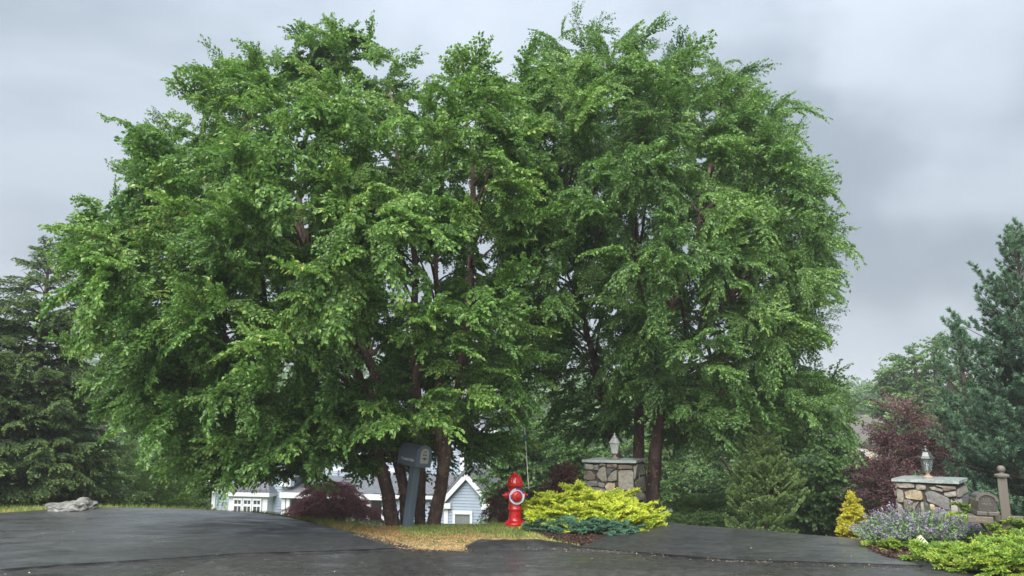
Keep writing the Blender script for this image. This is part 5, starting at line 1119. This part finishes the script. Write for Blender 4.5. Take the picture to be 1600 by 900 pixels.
# small lawn notice among the catmint
q = at(1440, 846, 9.85); gq = h(q.x, 9.85)
sg = empty('lawn_notice', (q.x, 9.85, gq), R(8), 'small tilted pale yellow notice among the catmint', 'sign')
Tq = Matrix.Translation((0, 0, q.z - gq)) @ Matrix.Rotation(R(-38), 4, 'Y') @ Matrix.Rotation(R(-12), 4, 'X')
m_ = MB(); m_.M = Tq; m_.box(-.050, .050, -.002, .002, -.062, .062); m_.build('notice_card', M['sign_yellow'], sg)
m_ = MB(); m_.M = Tq
for (x0, x1, z0, z1) in [(-.035, .03, .02, .032), (-.02, .04, -.005, .006), (-.045, -.01, -.03, -.02), (.010, .035, -.05, -.03), (-.04, .0, .045, .055)]: m_.box(x0, x1, -.0045, -.003, z0, z1)
m_.build('print', M['dark_letter'], sg)
MB().tube([(0, .004, -.05), (0, .004, q.z - gq)], .003, 6).build('stake', M['steel'], sg)

# ------------------------------------------------------------------ the grey blue house down the slope
HA = R(-13); hc = at(330, 800, 37.0); hx0, hy0 = hc.x, hc.y; HZ = -5.0
hs = empty('house', (hx0, hy0, HZ), HA, 'grey blue clapboard house with white trim below the birches', 'house')
ex = Vector((math.cos(HA), math.sin(HA), 0)); en = Vector((-math.sin(HA), math.cos(HA), 0))
def hp(px, py, off=0.0):
    """pixel -> (x', z') on the facade plane set back by off"""
    d = ray(px, py); P0 = Vector((hx0, hy0, 0)) + en * off; t = (P0 - EYE).dot(en) / d.dot(en); X = EYE + d * t; return ((X - P0).dot(ex), X.z - HZ)
def siding(parent, x0, x1, z0, z1, y, gable=None, mat='siding', exposure=.125, name='siding'):
    mb = MB(); z = z0
    while z < z1 - .001:
        zt = min(z + exposure, z1); a, b = x0, x1
        if gable:
            xc, zp, ze = gable
            if zt > ze: k = max(0, (zp - (z + zt) / 2) / (zp - ze)); a, b = xc - (xc - x0) * k, xc + (x1 - xc) * k
        if b - a > .05: mb.add([(a, y - .022, z), (b, y - .022, z), (b, y, zt), (a, y, zt), (a, y + .04, z), (b, y + .04, z)], [(0, 1, 2, 3), (0, 4, 5, 1)])
        z = zt
    o = mb.build(name, M[mat], parent); o['kind'] = 'stuff'; return o
def window(parent, x0, x1, z0, z1, y, cols=2, rows=1, fw=.09, mw=.045, mat='window', transom=0):
    fr = MB(); fr.box(x0 - fw, x1 + fw, y - .07, y + .03, z1, z1 + fw + .03); fr.box(x0 - fw, x1 + fw, y - .08, y + .03, z0 - fw, z0); fr.box(x0 - fw, x0, y - .06, y + .03, z0, z1); fr.box(x1, x1 + fw, y - .06, y + .03, z0, z1)
    for c in range(1, cols): xx = x0 + (x1 - x0) * c / cols; fr.box(xx - mw / 2, xx + mw / 2, y - .045, y + .01, z0, z1)
    for c in range(1, rows): zz = z0 + (z1 - z0) * c / rows; fr.box(x0, x1, y - .04, y + .01, zz - mw / 2, zz + mw / 2)
    if transom: fr.box(x0, x1, y - .05, y + .01, transom - .05, transom + .05)
    w = fr.build('window', M['trim'], parent); MB().box(x0, x1, y - .012, y - .004, z0, z1).build('pane', M[mat], w); return w
def trim(*boxes):
    mb = MB()
    for b in boxes: mb.box(*b)
    return mb.build('trim', M['trim'], hs)
def slab(name, quad, th, mat, parent=hs):
    a = [Vector(p) for p in quad]; n = (a[1] - a[0]).cross(a[2] - a[0]).normalized() * th; mb = MB(); mb.add([tuple(v) for v in a] + [tuple(v - n) for v in a], [(0, 1, 2, 3), (7, 6, 5, 4), (0, 4, 5, 1), (1, 5, 6, 2), (2, 6, 7, 3), (3, 7, 4, 0)]); return mb.build(name, M[mat], parent)
def gable_block(x0, x1, ze, zp, y, depth, over=.3, zb=0, sid=True, peak=None):
    xc = (x0 + x1) / 2 if peak is None else peak
    walls = MB(); walls.prism([(x0, zb), (x1, zb), (x1, ze), (xc, zp), (x0, ze)], y + .01, y + depth).build('wall', M['siding'], hs)
    siding(hs, x0, x1, zb, zp - .1, y, (xc, zp, ze))
    sl = (zp - ze) / (xc - x0); sr = (zp - ze) / (x1 - xc)
    slab('roof', [(x0 - over, y - over, ze - over * sl + .04), (xc, y - over, zp + .04), (xc, y + depth, zp + .04), (x0 - over, y + depth, ze - over * sl + .04)], -.12, 'shingle')
    slab('roof', [(x1 + over, y - over, ze - over * sr + .04), (xc, y - over, zp + .04), (xc, y + depth, zp + .04), (x1 + over, y + depth, ze - over * sr + .04)], .12, 'shingle')
    rk = MB()
    for xa, s_ in ((x0 - over, sl), (x1 + over, sr)):
        za = ze - over * s_; rk.add([(xa, y - over - .03, za - .26), (xa, y - over - .03, za), (xc, y - over - .03, zp), (xc, y - over - .03, zp - .28), (xa, y - over + .02, za - .26), (xa, y - over + .02, za), (xc, y - over + .02, zp), (xc, y - over + .02, zp - .28)], [(0, 1, 2, 3), (7, 6, 5, 4), (0, 4, 5, 1), (1, 5, 6, 2), (2, 6, 7, 3), (3, 7, 4, 0)])
    rk.build('rake_board', M['trim'], hs)
    # eave returns and corner boards
    trim((x0 - over, x0 + .30, y - over, y + .02, ze - over * sl - .28, ze - over * sl - .06), (x1 - .30, x1 + over, y - over, y + .02, ze - over * sr - .28, ze - over * sr - .06), (x0 - .02, x0 + .16, y - .05, y + .06, zb, ze - .3), (x1 - .16, x1 + .02, y - .05, y + .06, zb, ze - .3))
# left wing
xl, _ = hp(331, 800); xr, _ = hp(448, 800); _, ze = hp(390, 738)
gable_block(xl, xr, ze, ze + 1.9, 0, 7)
# bay window
x0, z0 = hp(364, 800, -.5); x1, z1 = hp(412, 775, -.5); zb_ = z1
MB().box(x0 - .25, x1 + .2, -.5, .0, 0, zb_ - .02).build('bay_wall', M['trim'], hs)
wz0 = zb_ - 1.25; wt = zb_ - .20
nw = 3; ww = (x1 - x0 - .05) / nw
for i in range(nw): window(hs, x0 + .05 + i * ww + .03, x0 + .05 + (i + 1) * ww - .12, wz0, wt, -.515, 2, 1, .06, .03, 'window', wz0 + .83)
trim((x0 - .40, x1 + .38, -.68, .0, zb_ - .02, zb_ + .17))
rf = MB(); rp = [(x0 - .42, -.70), (x1 + .40, -.70)]; zq = zb_ + .18
K = [(0, 0, 0), (.10, .14, .10), (.28, .34, .34), (.42, .50, .72)]
for (i0, y0_, z0_), (i1, y1_, z1_) in zip(K[:-1], K[1:]):
    xa, xb = x0 - .42, x1 + .40
    rf.add([(xa + i0, -.70 + y0_, zq + z0_), (xb - i0, -.70 + y0_, zq + z0_), (xb - i1, -.70 + y1_, zq + z1_), (xa + i1, -.70 + y1_, zq + z1_)], [(0, 1, 2, 3)])
    rf.add([(xa + i0, -.70 + y0_, zq + z0_), (xa + i1, -.70 + y1_, zq + z1_), (xa + i1, 0, zq + z1_), (xa + i0, 0, zq + z0_)], [(0, 1, 2, 3)])
    rf.add([(xb - i0, -.70 + y0_, zq + z0_), (xb - i1, -.70 + y1_, zq + z1_), (xb - i1, 0, zq + z1_), (xb - i0, 0, zq + z0_)], [(0, 1, 2, 3)])
br = rf.build('bay_roof', M['metal_roof'], hs)
for k in range(7):
    t = (k + .5) / 7; xa, xb = x0 - .42, x1 + .40; pts = [(xa + i + (xb - xa - 2 * i) * t, -.70 + y_ - .01, zq + z_ + .012) for i, y_, z_ in K]; MB().tube(pts, .014, 4).build('seam', M['metal_roof'], br)
# porch
px0, pz = hp(443, 773, -.3); px1, _ = hp(600, 777, -.3); zf = pz
slab('porch_roof', [(px0 - .1, -.45, zf + .12), (px1, -.45, zf + .12), (px1, 2.6, zf + .80), (px0 - .1, 2.6, zf + .80)], .1, 'shingle')
trim((px0 - .1, px1, -.48, -.40, zf - .12, zf + .12), (px0 - .05, px1, -.40, .0, zf - .14, zf - .10))
siding(hs, xr, px1, 0, zf + .9, 2.2); MB().box(xr, px1 + 6, 2.23, 3.2, 0, zf + .9).build('wall', M['shaded_wall'], hs)
for pxx in (444, 451, 577):
    cx_, _ = hp(pxx, 790, -.25); MB().box(cx_ - .09, cx_ + .09, -.34, -.16, 0, zf - .12, bev=.01).build('column', M['trim'], hs)
for pa, pb in ((456, 470), (492, 512), (530, 552)):
    a_, _ = hp(pa, 790, 2.2); b2, _ = hp(pb, 790, 2.2); window(hs, a_, b2, zf - 1.9, zf - .5, 2.19, 2, 3)
# upper storey above the porch
ux1, _ = hp(768, 740, 2.6); zu = zf + .75; _, zue = hp(600, 668, 2.6)
MB().box(px0 - .1, ux1, 2.65, 8, 0, zue).build('wall', M['siding'], hs); siding(hs, px0 - .1, ux1, zu, zue, 2.62)
trim((ux1 - .18, ux1 + .03, 2.55, 2.75, zu - 1, zue), (px0 - .1, ux1, 2.50, 2.62, zue - .25, zue - .002), (px0, ux1, 2.54, 2.61, zu + .05, zu + .32))
for pa, pb in ((470, 486), (498, 514), (545, 561), (575, 591), (625, 641), (722, 738)):
    a_, _ = hp(pa, 715, 2.6); b2, _ = hp(pb, 715, 2.6); window(hs, a_, b2, zu + .55, zu + 1.75, 2.60, 2, 4)
xm0, _ = hp(600, 700, 2.2); _, zpk = hp(680, 602, 2.2)
slab('roof', [(px0 - .4, 2.2, zue - .05), (ux1 + .4, 2.2, zue - .05), (ux1 + .4, 6.0, zue + 2.0), (px0 - .4, 6.0, zue + 2.0)], .14, 'shingle')
slab('roof', [(px0 - .4, 9.8, zue - .05), (ux1 + .4, 9.8, zue - .05), (ux1 + .4, 6.0, zue + 2.0), (px0 - .4, 6.0, zue + 2.0)], -.14, 'shingle')
trim((px0 - .4, ux1 + .4, 2.12, 2.20, zue - .24, zue - .04))
ga, _ = hp(640, 700, 2.0); gb, _ = hp(725, 700, 2.0)
gable_block(ga, gb, zue - .2, max(zpk, zue + 1.0), 2.0, 4.0, .25, zb=zu + .1)
# right hand gabled bay with the small window, and the plain wall beside it
w0, _ = hp(598, 790, -.1); w1, _ = hp(694, 790, -.1); _, zw = hp(640, 774, -.1)
MB().box(w0, w1 + .1, -.08, 2.5, 0, zw).build('wall', M['siding'], hs); siding(hs, w0, w1 + .1, 0, zw, -.1)
trim((w0 - .03, w0 + .14, -.15, -.02, 0, zw), (w0 - .3, w1, -.40, -.10, zw - .12, zw + .10)); xw, _ = hp(657, 800, -.1); trim((xw - .09, xw + .09, -.16, -.05, 0, zw - .7))
slab('roof', [(w0 - .35, -.42, zw + .1), (w1, -.42, zw + .1), (w1, 2.6, zw + .95), (w0 - .35, 2.6, zw + .95)], .12, 'shingle')
g0, _ = hp(695, 790, -.5); g1, _ = hp(764, 790, -.5); _, gze = hp(730, 777, -.5); _, gzp = hp(731, 738, -.5)
gable_block(g0, g1, gze, gzp, -.5, 5.0, .18)
a_, zt_ = hp(712, 803, -.5); b2, _ = hp(735, 803, -.5); window(hs, a_, b2, zt_ - .9, zt_, -.53, 1, 1, .11, .03, 'drape')
a_, zt_ = hp(600, 785, -.1)

# ------------------------------------------------------------------ distant cream house behind the plum bush
q = at(1352, 668, 62.0); gq = h(q.x, 62.0)
ch = empty('house', (q.x, 62.0, gq), R(-8), 'distant cream house with brown roof behind the plum bush', 'house')
zt = 1.6 - (702 - 660) / 1200 * 62 - gq + .6; zr = 1.6 - (648 - 662) / 1200 * 62 - gq
MB().box(-5, 6, 0, 7, -1, zt).build('wall', M['cream_wall'], ch)
slab('roof', [(-5.5, -.4, zt - .05), (6.5, -.4, zt - .05), (6.5, 3.5, zr), (-5.5, 3.5, zr)], .15, 'brown_roof', ch); slab('roof', [(-5.5, 7.4, zt - .05), (6.5, 7.4, zt - .05), (6.5, 3.5, zr), (-5.5, 3.5, zr)], -.15, 'brown_roof', ch)
for xx in (-3.8, -1.2, 1.4, 4.0): window(ch, xx, xx + 1.0, zt - 1.9, zt - .6, 0, 2, 2)

# ------------------------------------------------------------------ rain mist: one even box of air round everything
if True:
    hm = bpy.data.materials.new('rain_mist'); hm.use_nodes = True; t = hm.node_tree; t.nodes.clear(); o = t.nodes.new('ShaderNodeOutputMaterial'); v = t.nodes.new('ShaderNodeVolumePrincipled')
    v.inputs['Color'].default_value = (0.92, 0.95, 0.98, 1); v.inputs['Density'].default_value = 0.0013; v.inputs['Anisotropy'].default_value = 0.0
    t.links.new(v.outputs[0], o.inputs['Volume'])
    hb = MB().box(-650, 650, -320, 950, -8.5, 34).build('haze', hm); tag(hb, 'pale rain mist hanging in the air', 'haze', kind='stuff')
    bpy.data.objects['haze'].display_type = 'WIRE'
grow_all()
GROUPS = {'river_birch': 'river birches on the lawn between the driveways', 'spruce_tree': 'spruces at the left edge', 'pine_tree': 'blue green pines at the right edge', 'creeping_juniper': 'creeping junipers in the left bed', 'lime_juniper': 'lime junipers around the right pillar', 'catmint': 'catmint in the right bed',
          'barberry_bush': 'dark red barberries', 'smoke_bush': 'plum smoke bushes behind the right pillar', 'hedge_shrub': 'shrubs at the top of the right driveway', 'leafy_tree': 'leafy trees beyond the driveways', 'leafy_shrub': 'leafy shrubs beyond the left driveway',
          'stone_pillar': 'stone pillars flanking the right driveway', 'pillar_lantern': 'lanterns on the stone pillars', 'mailbox': 'mailboxes on posts', 'house': 'houses beyond the driveways'}
for o in scene.objects:
    k = o.name.split('.')[0]
    if o.parent is None and k in GROUPS and 'label' in o: o['group'] = GROUPS[k]
